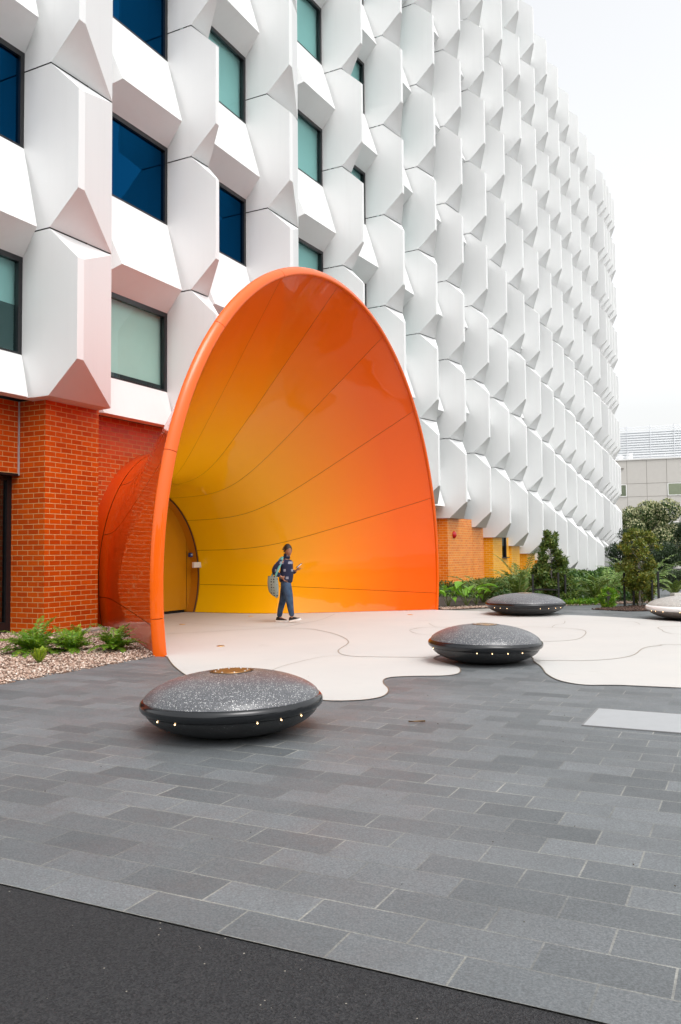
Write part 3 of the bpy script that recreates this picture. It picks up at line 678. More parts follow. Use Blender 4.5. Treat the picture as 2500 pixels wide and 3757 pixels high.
# ------------------------------------------------------------------ gravel and planting on the left
GRAV = Mt('pebble'); GRAV.set(Roughness=.7); rr_ = GRAV.new('ShaderNodeNewGeometry').outputs['Random Per Island']
GRAV.col(GRAV.ramp(rr_, [(0, (.14, .08, .055)), (.3, (.36, .23, .17)), (.7, (.52, .38, .30)), (1, (.70, .60, .52))])); GRAV = GRAV.m
def inside(px, py, poly_):
    c = np.zeros(len(px), bool); j = len(poly_)-1
    for i in range(len(poly_)):
        xi, yi = poly_[i][:2]; xj, yj = poly_[j][:2]
        m_ = ((yi > py) != (yj > py)) & (px < (xj-xi)*(py-yi)/((yj-yi) or 1e-9)+xi); c ^= m_; j = i
    return c
foot = shell_xyz(theta0(180, 3.40, 1), 3.40, 1); 
gl = [shell_xyz(theta0(180, n, 1), n, 1) for n in np.linspace(-.6, 3.35, 12)]
gpoly = [tuple(AB(-7.45, 9.35)), tuple(AB(-7.45, 6.2)), tuple(AB(-9.2, 6.2)), tuple(AB(-9.3, 4.0)), (-14, 10), tuple(W(-3.2, -1.1, 0)), tuple(W(2.2, -.9, 0))] + [(p.x+.03, p.y-.03) for p in gl]
bed = poly('gravel_bed', [(p[0], p[1], .0) for p in gpoly], simple('gravel_base', (.22, .15, .11), .9, nz=.4, scale=60))
def pebbles(name, poly_, N, z0, size, zfun=None, mat=GRAV):
    P = np.array([p[:2] for p in poly_]); lo, hi = P.min(0), P.max(0)
    x = RNG.uniform(lo[0], hi[0], N*4); y = RNG.uniform(lo[1], hi[1], N*4); k = inside(x, y, poly_); x, y = x[k][:N], y[k][:N]; N = len(x)
    octv = np.array([[1, 0, 0], [0, 1, 0], [-1, 0, 0], [0, -1, 0], [0, 0, 1], [0, 0, -1]], float); F = np.array([[0, 1, 4], [1, 2, 4], [2, 3, 4], [3, 0, 4], [1, 0, 5], [2, 1, 5], [3, 2, 5], [0, 3, 5]])
    s = RNG.uniform(size[0], size[1], (N, 1, 1)); v = octv[None]*s*RNG.uniform(.6, 1.2, (N, 6, 1)); v[:, :, 2] *= .62
    a = RNG.uniform(0, 6.28, N); ca, sa_ = np.cos(a)[:, None], np.sin(a)[:, None]
    vx = v[:, :, 0]*ca - v[:, :, 1]*sa_; vy = v[:, :, 0]*sa_ + v[:, :, 1]*ca; tl = RNG.uniform(-.5, .5, (N, 1)); vz = v[:, :, 2] + vx*tl
    z = z0 + RNG.uniform(0, .02, N) + (zfun(x, y) if zfun is not None else 0)
    V = np.stack([vx+x[:, None], vy+y[:, None], vz+z[:, None]], 2).reshape(-1, 3)
    Fa = (F[None]+np.arange(N)[:, None, None]*6).reshape(-1, 3)
    me = bpy.data.meshes.new(name); me.vertices.add(len(V)); me.vertices.foreach_set('co', V.astype(np.float32).ravel()); me.loops.add(Fa.size); me.loops.foreach_set('vertex_index', Fa.astype(np.int32).ravel())
    me.polygons.add(len(Fa)); me.polygons.foreach_set('loop_start', np.arange(0, Fa.size, 3, dtype=np.int32)); me.polygons.foreach_set('loop_total', np.full(len(Fa), 3, np.int32)); me.update(calc_edges=True)
    o = link_mesh(name, me, mat); return o
near = [p for p in gpoly if True]
tag(pebbles('gravel', gpoly, 36000, .004, (.013, .027)), 'pale pink pebbles filling the bed beside the brick wall', 'gravel', kind='stuff')
mb = MB(); mb.box(W(.95, .05, .035), ds*.28, dn*.16, Vector((0, 0, .02))); tag(mb.build('stepping_stone', simple('pale_stone', (.38, .35, .31), .8, nz=.1), None), 'flat pale stone slab in the gravel at the foot of the brick pier', 'stone slab')

# ------------------------------------------------------------------ plants
L_FERN = mat_leaf('fern_green', (.09, .24, .012), (.22, .42, .025), (.42, .50, .05), .4); L_FERN2 = mat_leaf('fern_lime', (.20, .36, .015), (.38, .50, .03))
L_CYC = mat_leaf('cycad_green', (.06, .13, .015), (.17, .24, .03), (.32, .32, .07)); L_PALM = mat_leaf('palm_green', (.12, .24, .04), (.26, .40, .09), (.42, .52, .22))
L_COV = mat_leaf('groundcover_green', (.018, .06, .008), (.06, .15, .02), (.15, .26, .03)); L_BIG = mat_leaf('elephant_leaf', (.10, .30, .015), (.24, .48, .03), (.40, .55, .05), .35)
L_SHR = mat_leaf('shrub_leaf', (.045, .10, .015), (.13, .20, .03), (.26, .27, .06)); L_SHR2 = mat_leaf('lilly_leaf', (.08, .12, .012), (.20, .24, .025), (.36, .28, .05))
L_TREE = mat_leaf('tree_leaf', (.025, .06, .015), (.08, .14, .03), (.16, .21, .06)); L_DARK = mat_leaf('dark_tree_leaf', (.018, .038, .015), (.045, .08, .028)); L_FLW = mat_leaf('flower_cream', (.38, .40, .20), (.62, .60, .36))
L_HEDGE = mat_leaf('hedge_leaf', (.03, .06, .025), (.08, .12, .045)); L_DEAD = mat_leaf('dry_frond', (.22, .16, .06), (.40, .30, .10))
BARK = simple('bark', (.13, .10, .08), .9, nz=.3, scale=20); BARK_G = simple('grey_stem', (.20, .18, .16), .9, nz=.2, scale=20); STAKE = simple('black_stake', (.012, .012, .012), .7)
def frond(root, az, length, el0, droop, pairs, lw, ll, V, rach, leafang=60, fold=.3, twist=0):
    """one arching frond: leaflets appended to V (4 pts each), rachis points to rach"""
    p = Vector(root); el = el0; pts = [p.copy()]; n = pairs; step = length/n
    hz = Vector((math.cos(az), math.sin(az), 0)); side = Vector((-math.sin(az), math.cos(az), 0))
    for k in range(n):
        t = k/n; el -= droop/n*(.4+1.2*t); d = hz*math.cos(el)+Vector((0, 0, 1))*math.sin(el); p = p + d*step; pts.append(p.copy())
        if t < .08: continue
        sc = math.sin(math.pi*min(1, (.12+t*.9)))**.7 if t < .95 else .25; sc = max(sc, .12)
        upn = (-hz*math.sin(el)+Vector((0, 0, 1))*math.cos(el))
        for sg in (-1, 1):
            a = rad(leafang)*random.uniform(.85, 1.15); dirv = (d*math.cos(a)+side*sg*math.sin(a) + upn*random.uniform(-.25, fold)).normalized()
            L_ = ll*sc*random.uniform(.85, 1.12); w_ = lw*random.uniform(.8, 1.2); perp = d*w_*.5
            tip = p+dirv*L_ - Vector((0, 0, L_*.12)); mid = p+dirv*L_*.45
            V += [tuple(p), tuple(mid-perp), tuple(tip), tuple(mid+perp)]
    rach.append(pts)
def plant(name, root, nfr, length, lab, cat, mat, el=(40, 75), droop=1.3, pairs=22, lw=.012, ll=.10, group=None, stem=None, az0=0, spread=360, leafang=60, dry=0, h0=0, sm=1):
    e = empty(name, root, lab, cat, group); V = []; R_ = []; base = Vector(root)+Vector((0, 0, h0)); Vd = []
    for q in range(nfr):
        az = rad(az0 + spread*(q+random.uniform(-.3, .3))/nfr); L_ = length*random.uniform(.65, 1.1)
        frond(base+Vector((math.cos(az), math.sin(az), 0))*.02, az, L_, rad(random.uniform(*el)), droop*random.uniform(.75, 1.25), pairs, lw, ll, Vd if q < dry else V, R_, leafang)
    quads_mesh('fronds', V, mat, e)
    if Vd: quads_mesh('dry_frond', Vd, L_DEAD, e)
    mb = MB()
    for pts in R_: mb.tube(pts[::2]+[pts[-1]], [.006*sm*(1-.8*k/max(1, len(pts[::2]))) for k in range(len(pts[::2])+1)], 4, cap=False)
    if h0: mb.tube([Vector(root), base], [.05, .04], 8)
    mb.build('stems', simple('stem_green', (.10, .13, .03), .7) if 'stem_green' not in bpy.data.materials else bpy.data.materials['stem_green'], e)
    return e
G1 = 'ferns in the gravel bed'
plant('fern', (-4.45, 12.15, .02), 44, .62, 'largest green fern in the gravel, spreading widely in front of the dark door', 'fern', L_FERN, (18, 75), 1.1, 26, .026, .10, G1)
plant('fern', (-3.98, 12.35, .02), 32, .48, 'spreading green fern overlapping the right of the largest fern', 'fern', L_FERN, (14, 70), 1.0, 24, .024, .088, G1)
plant('fern', (-3.33, 12.35, .02), 42, .46, 'upright bushy green fern between the brick pier and the orange rim', 'fern', L_FERN, (30, 84), 1.1, 24, .024, .085, G1)
plant('fern', (-4.22, 13.25, .02), 24, .36, 'small yellow green fern against the foot of the brick pier', 'fern', L_FERN2, (35, 82), .9, 18, .02, .07, G1)
plant('fern', (-3.95, 11.0, .02), 22, .21, 'tiny bright lime fern alone at the front of the gravel', 'fern', L_FERN2, (60, 88), .5, 14, .02, .045, G1)
# planting bed on the right of the portal
bedpoly = [(2.45, 20.75), (3.84, 21.35), (5.2, 21.5), (6.6, 21.9), (8.5, 23.6), (12, 32), (17, 45), (19, 56), (16, 60), tuple(W(30, 0, 0)), tuple(W(16, -.4, 0)), tuple(W(9.5, -.4, 0)), tuple(W(8.6, 3.0, 0))]
poly('soil', [(p[0], p[1], .012) for p in bedpoly], simple('dark_soil', (.035, .028, .02), .95, nz=.4, scale=8))
MUL = simple('bark_mulch', (.055, .03, .022), .95, nz=.5, scale=60, bump=.5)
mul = poly('mulch_bed', [(6.0, 20.15, .013), (7.0, 20.9, .013), (8.3, 21.6, .013), (9.0, 20.4, .013), (7.5, 19.5, .013), (6.6, 19.45, .013)], MUL)
MCH = Mt('mulch_chip'); MCH.set(Roughness=.9); MCH.col(MCH.ramp(MCH.new('ShaderNodeNewGeometry').outputs['Random Per Island'], [(0, (.02, .012, .01)), (1, (.11, .06, .04))])); 
tag(pebbles('mulch', [(6.0, 20.15), (7.0, 20.9), (8.3, 21.6), (9.0, 20.4), (7.5, 19.5), (6.6, 19.45)], 4000, .012, (.012, .035), mat=MCH.m), 'dark brown bark mulch around the staked young tree', 'mulch', kind='stuff')
tag(pebbles('bed_gravel', [(2.45, 20.4), (3.84, 21.2), (5.2, 21.4), (8.4, 22.4), (8.6, 23.6), (5.2, 21.9), (3.84, 21.7), (2.45, 21.2)], 6000, .014, (.010, .024)), 'pale pebbles along the front edge of the planting bed', 'gravel', kind='stuff')
# ground cover
def cover(N, poly_, hfun, size, mat, name, lab):
    P = np.array([p[:2] for p in poly_]); lo, hi = P.min(0), P.max(0)
    x = RNG.uniform(lo[0], hi[0], N*4); y = RNG.uniform(lo[1], hi[1], N*4); k = inside(x, y, poly_); x, y = x[k][:N], y[k][:N]; N = len(x)
    z = RNG.uniform(0, 1, N)**.6*hfun(x, y); V = leaf_quads(np.stack([x, y, z], 1), size)
    return tag(quads_mesh(name, V, mat), lab, 'ground cover', kind='stuff')
def leaf_quads(C, size, asp=.5, updir=.35):
    N = len(C); a = RNG.normal(size=(N, 3)); a[:, 2] += updir; a /= np.linalg.norm(a, axis=1)[:, None]; b = RNG.normal(size=(N, 3)); b -= (a*b).sum(1)[:, None]*a; b /= np.linalg.norm(b, axis=1)[:, None]
    s = RNG.uniform(size[0], size[1], (N, 1)); l = a*s; w = b*s*asp*.5
    return np.stack([C, C+l*.5-w, C+l, C+l*.5+w], 1).reshape(-1, 3)
hf = lambda x, y: .08+.16*np.abs(np.sin(x*2.1+y*.7)*np.cos(y*1.3)) + .10*np.clip((y-24)/10, 0, 1.2)
cover(26000, [(4.3, 21.65), (5.2, 21.6), (6.6, 21.95), (8.4, 23.2), (10.5, 28), (12, 34), tuple(W(22, -.2, 0)), tuple(W(14.2, .1, 0)), (4.3, 24)], hf, (.05, .14), L_COV, 'groundcover', 'low leafy green ground cover filling the planting bed')
cover(14000, [(12, 34), (17, 45), (19, 57), tuple(W(33, .2, 0)), tuple(W(22, -.2, 0))], lambda x, y: .25+.1*np.sin(x*1.7), (.10, .22), L_COV, 'groundcover', 'taller dark shrubs massed along the far foot of the building')
cover(2600, [(5.2, 21.5), (6.6, 21.8), (6.9, 22.3), (5.2, 22.0)], lambda x, y: .13+0*x, (.04, .09), L_FERN, 'groundcover', 'fine bright green mat at the front edge of the bed behind the far seat')
G2 = 'cycads and palms in the planting bed'
def cyc(x, y, n, L_, lab, mat=L_CYC, **kw): return plant('cycad', (x, y, .02), n, L_, lab, 'cycad', mat, group=G2, **{**dict(el=(42, 84), droop=1.25, pairs=30, lw=.036, ll=.20, leafang=50, sm=2.6), **kw})
cyc(3.95, 23.3, 15, 1.35, 'dark green cycad nearest the portal, in front of the orange brick wall')
cyc(4.85, 23.1, 13, 1.35, 'green cycad with a drooping front frond behind the left of the far seat', dry=1)
cyc(5.3, 24.6, 10, 1.75, 'tall upright green cycad against the yellow brick pier', L_PALM, el=(60, 84), droop=1.1)
cyc(6.15, 25.3, 10, 1.75, 'pale feathery palm just left of the staked conical shrub', L_PALM, el=(50, 80), droop=1.4, ll=.17)
cyc(6.95, 22.9, 18, 1.1, 'low cycad with yellowing fronds right of the conical shrub', L_CYC, dry=2, droop=1.8)
cyc(8.05, 25.2, 13, 1.8, 'wide green palm below the last brick pier', L_PALM, ll=.18, el=(30, 78))
cyc(9.1, 26.6, 12, 1.85, 'green palm with arching fronds against the white panels', L_PALM, ll=.2, el=(40, 80), droop=1.5)
cyc(8.1, 22.7, 12, 1.5, 'large arching palm frond cluster beside the left black stake', L_PALM, ll=.20, el=(45, 82), droop=1.7)
cyc(9.9, 27.2, 12, 1.8, 'palm behind the staked tree at the end of the white building', L_PALM, ll=.2, el=(40, 80))
cyc(10.3, 25.9, 11, .8, 'low blue green cycad beside the far path', L_CYC, ll=.12)
# broad-leaved plants at the portal foot
def broad(x, y, n, h, lab):
    e = empty('broadleaf_plant', (x, y, .02), lab, 'plant', 'broad leaved plants at the portal foot'); mbS = MB(); 
    for q in range(n):
        az = 2*math.pi*q/n+random.uniform(-.4, .4); hh = h*random.uniform(.45, 1); out = random.uniform(.1, .36)*h/.5
        p0 = Vector((x, y, .02)); p1 = p0+Vector((math.cos(az)*out, math.sin(az)*out, hh)); pm = p0.lerp(p1, .5)+Vector((0, 0, .06)); mbS.tube([p0, pm, p1], [.009, .007, .004], 5, cap=False)
        d = Vector((math.cos(az), math.sin(az), random.uniform(-.3, .9))).normalized(); s = Vector((-math.sin(az), math.cos(az), 0)); L_ = random.uniform(.2, .34)*h/.5; w_ = L_*.36; nrm_ = d.cross(s)
        P = []
        for i_, (t, ww, dz) in enumerate(((0, .25, 0), (.12, .8, .02), (.35, 1, .03), (.6, .82, .02), (.85, .4, -.01), (1, .02, -.05))):
            c = p1+d*(t*L_-.05*L_)+Vector((0, 0, dz-.1*t*t*L_)); P.append([c-s*w_*ww+Vector((0, 0, .03)), c-s*w_*ww*.5, c+Vector((0, 0, -.012)), c+s*w_*ww*.5, c+s*w_*ww+Vector((0, 0, .03))])
        m_ = MB(); m_.grid(P); m_.build('leaf', L_BIG, e, smooth=True)
    mbS.build('stems', bpy.data.materials['stem_green'], e)
broad(2.72, 21.35, 9, .50, 'bright broad leaved plant touching the orange portal edge'); broad(3.2, 21.45, 10, .62, 'bright broad leaved plant with tallest upright leaf, second from the portal'); broad(3.55, 22.1, 7, .36, 'small broad leaved plant partly behind the two taller ones')
# staked shrubs / trees
def crown_pts(blobs, N, hollow=.45):
    w_ = np.array([b[3]**2 for b in blobs]); w_ /= w_.sum(); idx = RNG.choice(len(blobs), N, p=w_); B_ = np.array(blobs)[idx]
    d = RNG.normal(size=(N, 3)); d /= np.linalg.norm(d, axis=1)[:, None]; r = RNG.uniform(hollow**3, 1.1, N)**(1/3)
    return B_[:, :3] + d*(B_[:, 3]*r)[:, None]*np.array([1, 1, .95])
def shrub(name, x, y, h, rad_, lab, mat, N, size, cone=True, base=.12, trunk=BARK_G, group=None):
    e = empty(name, (x, y, .01), lab, 'young tree', group); blobs = []; C0_ = Vector((x, y, 0))
    for k in range(70):
        t = random.random()**1.1; z = base*h+(1-base)*h*t; rr = rad_*(1-.78*t if cone else math.sin(math.pi*(.12+.8*t))**.6)
        a = random.uniform(0, 6.28); q = rr*random.random()**.35*.92; blobs.append((x+q*math.cos(a), y+q*math.sin(a), z+q*.25, random.uniform(.08, .16)*(1.1-.55*t)*h/1.8))
    mbT = MB(); mbT.tube([(x, y, 0), (x+.01, y, h*.5), (x, y, h*.93)], [.022, .016, .005], 7)
    for b in blobs[::2]: mbT.tube([(x, y, max(.1, b[2]-.2)), ((x+b[0])/2, (y+b[1])/2, b[2]-.06), (b[0], b[1], b[2])], [.008, .006, .002], 4, cap=False)
    mbT.build('trunk', trunk, e); quads_mesh('crown', leaf_quads(crown_pts(blobs, N), size, .42), mat, e); return e
shrub('young_tree', 5.62, 22.4, 1.86, .66, 'conical dark green shrub with three black stakes before the yellow bricks', L_SHR, 17000, (.05, .10), base=.02)
shrub('young_tree', 7.38, 20.75, 1.86, .55, 'staked young tree with olive green crown on the mulch bed', L_SHR2, 9000, (.05, .10), cone=False, base=.26)
shrub('young_tree', 7.75, 21.6, 1.05, .36, 'smaller reddish leaved shrub behind the staked young tree', L_SHR2, 2600, (.05, .09), cone=False, base=.05)
shrub('small_shrub', 6.55, 20.55, .48, .24, 'small bright green shrub at the left tip of the mulch bed', L_FERN, 2400, (.04, .08), cone=False, base=.0)
mb = MB()
def stake(x, y, h, lab):
    m_ = MB(); m_.box((x, y, h/2), (.022, 0, 0), (0, .022, 0), (0, 0, h/2)); m_.box((x, y, h+.002), (.018, 0, 0), (0, .018, 0), (0, 0, .004))
    tag(m_.build('tree_stake', STAKE), lab, 'stake', 'black timber tree stakes')
stake(5.02, 21.95, .80, 'black stake left of the conical shrub'); stake(5.60, 21.60, .86, 'black stake in front of the conical shrub'); stake(5.86, 21.9, .80, 'black stake right of the conical shrub')
stake(7.06, 20.9, .86, 'tallest isolated black stake just right of the white building corner'); stake(7.46, 21.4, .84, 'black stake behind, between the isolated stake and young tree'); stake(7.72, 20.4, .88, 'black stake at the right front of the young tree'); stake(7.90, 21.3, .86, 'black stake at the far right behind the young tree')
mb = MB(); mb.box((7.59, 20.9, .62), Vector((.30, .5, 0)).normalized()*.33, (.01, -.006, 0), (0, 0, .035)); mb.box((7.55, 20.95, .72), (.22, 0, 0), (0, .012, 0), (0, 0, .025)); tag(mb.build('stake_tie', STAKE), 'black webbing tie joining stakes around the young tree trunk', 'tree tie')
mb = MB(); mb.box((5.31, 21.78, .42), Vector((.29, -.17, 0)), (.008, .01, 0), (0, 0, .02)); tag(mb.build('stake_rail', STAKE), 'black horizontal rail between stakes of the conical shrub', 'stake rail')

# bigger trees beyond the building
def tree(name, x, y, h, cr, lab, mat, N, size, zc=.62, flowers=0, trunk_r=.14, squash=1.0, nb=34):
    e = empty(name, (x, y, 0), lab, 'tree', 'trees beyond the building'); blobs = []
    for k in range(nb):
        d = Vector((random.gauss(0, 1), random.gauss(0, 1), random.gauss(0, 1))).normalized()*random.uniform(.35, .92); blobs.append((x+d.x*cr, y+d.y*cr, h*zc+d.z*h*(1-zc)*.93*squash, cr*random.uniform(.17, .33)))
    blobs = [b if b[2]-b[3] > .1 else (b[0], b[1], .1+b[3], b[3]) for b in blobs]
    mbT = MB(); mbT.tube([(x, y, 0), (x+.05, y, h*.25), (x-.04, y+.05, h*.5), (x, y, h*.8)], [trunk_r, trunk_r*.8, trunk_r*.5, trunk_r*.15], 9)
    for b in blobs[::2]: mbT.tube([(x, y, h*.22), ((x*1.2+b[0]*.8)/2, (y*1.2+b[1]*.8)/2, h*.22+(b[2]-h*.22)*.6), b[:3]], [trunk_r*.4, trunk_r*.22, .02], 5, cap=False)
    mbT.build('trunk', BARK, e); quads_mesh('crown', leaf_quads(crown_pts(blobs, N), size, .5), mat, e)
    if flowers: 
        C = crown_pts(blobs, flowers, .93); C = C + np.array([0, 0, .04]); quads_mesh('blossom', leaf_quads(C, (size[0]*.7, size[1]*.75), .8, 1.4), L_FLW, e)
    return e
tree('flowering_tree', 21.9, 60.5, 5.45, 2.7, 'cream flowering tree right behind the far corner of the white building', L_TREE, 30000, (.12, .24), .50, 15000, nb=44)
tree('flowering_tree', 25.2, 61.0, 3.3, 2.3, 'lower spreading part of cream blossom to the right of the taller flowering tree', L_TREE, 15000, (.12, .22), .52, 8000)
tree('dark_tree', 21.5, 50.5, 3.6, 1.6, 'dark evergreen tree at the right edge above the hedge', L_DARK, 15000, (.06, .14), .62, trunk_r=.1)
tree('dark_tree', 23.8, 53, 4.2, 1.9, 'dark evergreen tree mostly beyond the right edge', L_DARK, 12000, (.08, .16), .6)
tree('dark_tree', 17.2, 50.5, 2.6, 1.3, 'low dark tree under the flowering tree', L_DARK, 9000, (.07, .14), .5, trunk_r=.08)
tree('dark_tree', 19.3, 50.0, 2.0, 1.3, 'rounded dark bush left of the evergreen at the right edge', L_DARK, 8000, (.07, .14), .5, trunk_r=.08)
# hedge
def hedge(a, b, h, d, lab, N=16000):
    a, b = Vector(a), Vector(b); t = (b-a).normalized(); nv = Vector((-t.y, t.x, 0)); L_ = (b-a).length
    u = RNG.uniform(0, L_, N); v = RNG.uniform(-1, 1, N); z = RNG.uniform(0, 1, N)**.5; sel = RNG.integers(0, 2, N); top = h*(1-.22*np.abs(v)**3)*(.93+.07*np.sin(u*2.3))
    z = np.where(sel == 0, top*RNG.uniform(.9, 1.0, N), top*z); v = np.where(sel == 1, np.sign(v)*RNG.uniform(.8, 1, N), v)
    C = np.array(a)[None]+np.outer(u, np.array(t))+np.outer(v*d, np.array(nv)); C[:, 2] = z; e = empty('hedge', tuple(a), lab, 'hedge'); quads_mesh('foliage', leaf_quads(C, (.03, .07), .6), L_HEDGE, e)
    m_ = MB(); m_.box((a+b)/2+Vector((0, 0, h*.42)), t*L_*.49, nv*d*.8, Vector((0, 0, h*.42))); m_.build('branches', simple('hedge_core', (.02, .025, .012), .95), e)
hedge((11.6, 31.3, 0), (17, 29.6, 0), .66, .8, 'clipped grey green hedge at the far right beside the path')
# low kerb wall by path
mb = MB(); mb.box((10.3, 25.15, .07), (.42, .12, 0), (-.03, .1, 0), (0, 0, .06)); tag(mb.build('low_wall', simple('cream_stone', (.55, .52, .47), .7)), 'short pale stone kerb block behind the white seat', 'kerb')
# blue banner pole
e = empty('banner_pole', (11.9, 33.0, 0), 'blue banner on a pole mostly hidden by the staked young tree', 'banner'); mb = MB(); mb.tube([(11.9, 33, 0), (11.9, 33, 1.8)], .03, 8); mb.build('pole', FRAME, e)
mb = MB(); mb.box((12.0, 33, 1.25), (.07, 0, 0), (0, .01, 0), (0, 0, .40)); mb.build('banner', simple('blue_cloth', (.015, .07, .30), .6), e)

# ------------------------------------------------------------------ far buildings
PC = simple('beige_precast', (.52, .50, .47), .8, nz=.05, scale=3); JNT = simple('joint_grey', (.25, .23, .21), .9); ALU = simple('white_frame', (.75, .75, .73), .5); G_OLD = mat_glass('glass_olive', (.3, .35, .25), (.48, .54, .40), .6)  # JNT: grey-brown colour of the panel joints and wall vent
fa, fb = Vector((24.5, 84.6, 0)), Vector((60, 71.0, 0)); ft = (fb-fa).normalized(); fn = Vector((ft.y, -ft.x, 0))
e = empty('beige_building', (30, 82, 0), 'beige precast building with flat roof and plant at the far right', 'building')
zr = 10.35; mb = MB(); L_ = (fb-fa).length; q = fa-fn*9
mb.box((fa+fb)/2-fn*9+Vector((0, 0, zr/2)), ft*L_/2, fn*9, Vector((0, 0, zr/2))); mb.build('wall', PC, e)
xs = [fa+ft*(.67+1.85*k) for k in range(20)]; zs_l = [8.0, 6.7, 4.2, 2.9]
mb = MB()
for p in xs: mb.box(p+fn*.004+Vector((0, 0, zr/2)), ft*.02, fn*.004, Vector((0, 0, zr/2)))
for z in zs_l: mb.box((fa+fb)/2+fn*.006+Vector((0, 0, z)), ft*L_/2, fn*.004, Vector((0, 0, .018)))
mb.build('panel_joints', JNT, e)
mb = MB(); mb.box((fa+fb)/2-fn*9+Vector((0, 0, zr+.06)), ft*(L_/2+.08), fn*9.1, Vector((0, 0, .06))); mb.build('parapet', simple('roof_flashing', (.72, .72, .71), .6), e)
wi = [(0, 1.6-2.62, 1.55, 1), (3, 1.6+2.62*2+.06, 1.6+2.62*4-.06, 2)]
for k, (x0, x1) in enumerate([(2.55, 4.30), (8.15, 11.75), (17.4, 20.9)]):
    for (z0, z1) in ((6.75, 7.92), (2.95, 4.12)):
        a, b = fa+ft*max(.05, x0), fa+ft*x1; c = (a+b)/2+Vector((0, 0, (z0+z1)/2)); hw = (b-a).length/2; m_ = MB()
        for sg in (-1, 1): m_.box(c+ft*sg*hw+fn*.03, ft*.05, fn*.03, Vector((0, 0, (z1-z0)/2))); m_.box(c+fn*.031+Vector((0, 0, sg*(z1-z0)/2)), ft*hw, fn*.03, Vector((0, 0, .04)))
        w_ = m_.build('window', ALU, e); m_ = MB(); h_ = (z1-z0)/2; cc = c+fn*.02
        m_.face([cc-ft*hw-Vector((0, 0, h_)), cc+ft*hw-Vector((0, 0, h_)), cc+ft*hw+Vector((0, 0, h_)), cc-ft*hw+Vector((0, 0, h_))]); m_.build('pane', G_OLD, w_)
mb = MB(); c0 = fa+fn*.06+ft*3.9+Vector((0, 0, 9.55)); mb.box(c0, ft*.2, fn*.05, Vector((0, 0, .04))); mb.build('wall_vent', JNT, e)
RW_ = simple('roof_plant_white', (.72, .73, .74), .6)
for k, (t, w_, h_) in enumerate([(11.2, .28, 1.7), (14.0, .28, 1.8), (3.6, .45, .7), (4.6, .35, .9)]):
    mb = MB(); p = fa+ft*t-fn*2+Vector((0, 0, zr)); mb.tube([p, p+Vector((0, 0, h_))], w_*.9, 14); mb.tube([p+Vector((0, 0, h_*.78)), p+Vector((0, 0, h_*.80))], w_*.98, 14); mb.build('roof_vent', RW_, e, smooth=False)
mb = MB()
for zz in (.35, .62): mb.tube([fa-fn*.4+Vector((0, 0, zr+zz)), fb-fn*.4+Vector((0, 0, zr+zz))], .03, 6)
for k in range(18): mb.tube([fa+ft*2*k-fn*.4+Vector((0, 0, zr)), fa+ft*2*k-fn*.4+Vector((0, 0, zr+.62))], .025, 6)
mb.build('roof_rail', RW_, e)
# external stair rail
mb = MB(); s0 = fa+fn*.6+ft*.3+Vector((0, 0, 5.95)); s1 = s0+ft*3.4+fn*.6-Vector((0, 0, .9))
mb.tube([s0, s1], .035, 6); mb.tube([s0-Vector((0, 0, .9)), s1-Vector((0, 0, .9))], .035, 6)
for k in range(9): p = s0.lerp(s1, k/8); mb.tube([p, p-Vector((0, 0, .9))], .022, 5)
mb.build('stair_rail', simple('rail_grey', (.10, .10, .11), .6), e)
# louvred plant building behind
e = empty('louvred_building', (45, 115, 0), 'pale blue grey louvred block rising behind the beige building', 'building')
ga, gb = Vector((30, 122, 0)), Vector((85, 101, 0)); gt = (gb-ga).normalized(); gn = Vector((gt.y, -gt.x, 0)); Lg = (gb-ga).length; zg = 17.95
mb = MB(); mb.box((ga+gb)/2-gn*8+Vector((0, 0, zg/2)), gt*Lg/2, gn*8, Vector((0, 0, zg/2))); mb.build('wall', simple('pale_blue_cladding', (.74, .78, .81), .6), e)
mb = MB()
for k in range(26): mb.box((ga+gb)/2+gn*.12+Vector((0, 0, 10.2+.34*k)), gt*Lg/2, gn*.10, Vector((0, 0, .10)))
mb.build('louvres', simple('louvre_pale', (.78, .80, .82), .6), e)
mb = MB()
for k in range(18): mb.box(ga+gt*(2.2+3.1*k)+gn*.16+Vector((0, 0, 14.6)), gt*.05, gn*.14, Vector((0, 0, 4.4)))
for t in (5.4, 6.9): mb.box(ga+gt*t+gn*.25+Vector((0, 0, 14.8)), gt*.5, gn*.25, Vector((0, 0, 4.3)))
mb.build('mullions', simple('mullion_white', (.72, .74, .77), .6), e)

# ------------------------------------------------------------------ unseen trees and block across the road, added for reflections in glossy paint and glass
for k, (x, y, h, r_) in enumerate([(16, -14, 8, 4.2), (24, -9, 9.5, 4.6), (31, 0, 8, 4), (7, -21, 9, 4.5), (35, 11, 9, 4.2), (-4, -24, 8, 4)]):
    tree('street_tree', x, y, h, r_, 'unseen tall broad green tree across the road, number %s from the left' % ['three', 'four', 'five', 'two', 'six', 'one'][k], L_TREE, 5000, (.4, .8), .62, trunk_r=.22, nb=26)
e = empty('unseen_block', (30, -38, 0), 'unseen plain grey block across the road behind the street trees', 'building'); mb = MB(); mb.box((22, -42, 5.5), (26, -10, 0), (3, 8, 0), (0, 0, 5.5)); mb.build('wall', simple('grey_render', (.30, .29, .28), .8), e)
mb = MB()
for k in range(7):
    for zz in (2.5, 5.5, 8.5): mb.box(Vector((22, -42, zz))+Vector((-26+k*8.2, 10-k*3.15, 0))*.95+Vector((2.9, 7.9, 0)), Vector((1.4, -.54, 0)), Vector((.03, .08, 0)), (0, 0, .7))
mb.build('window', FRAME, e)

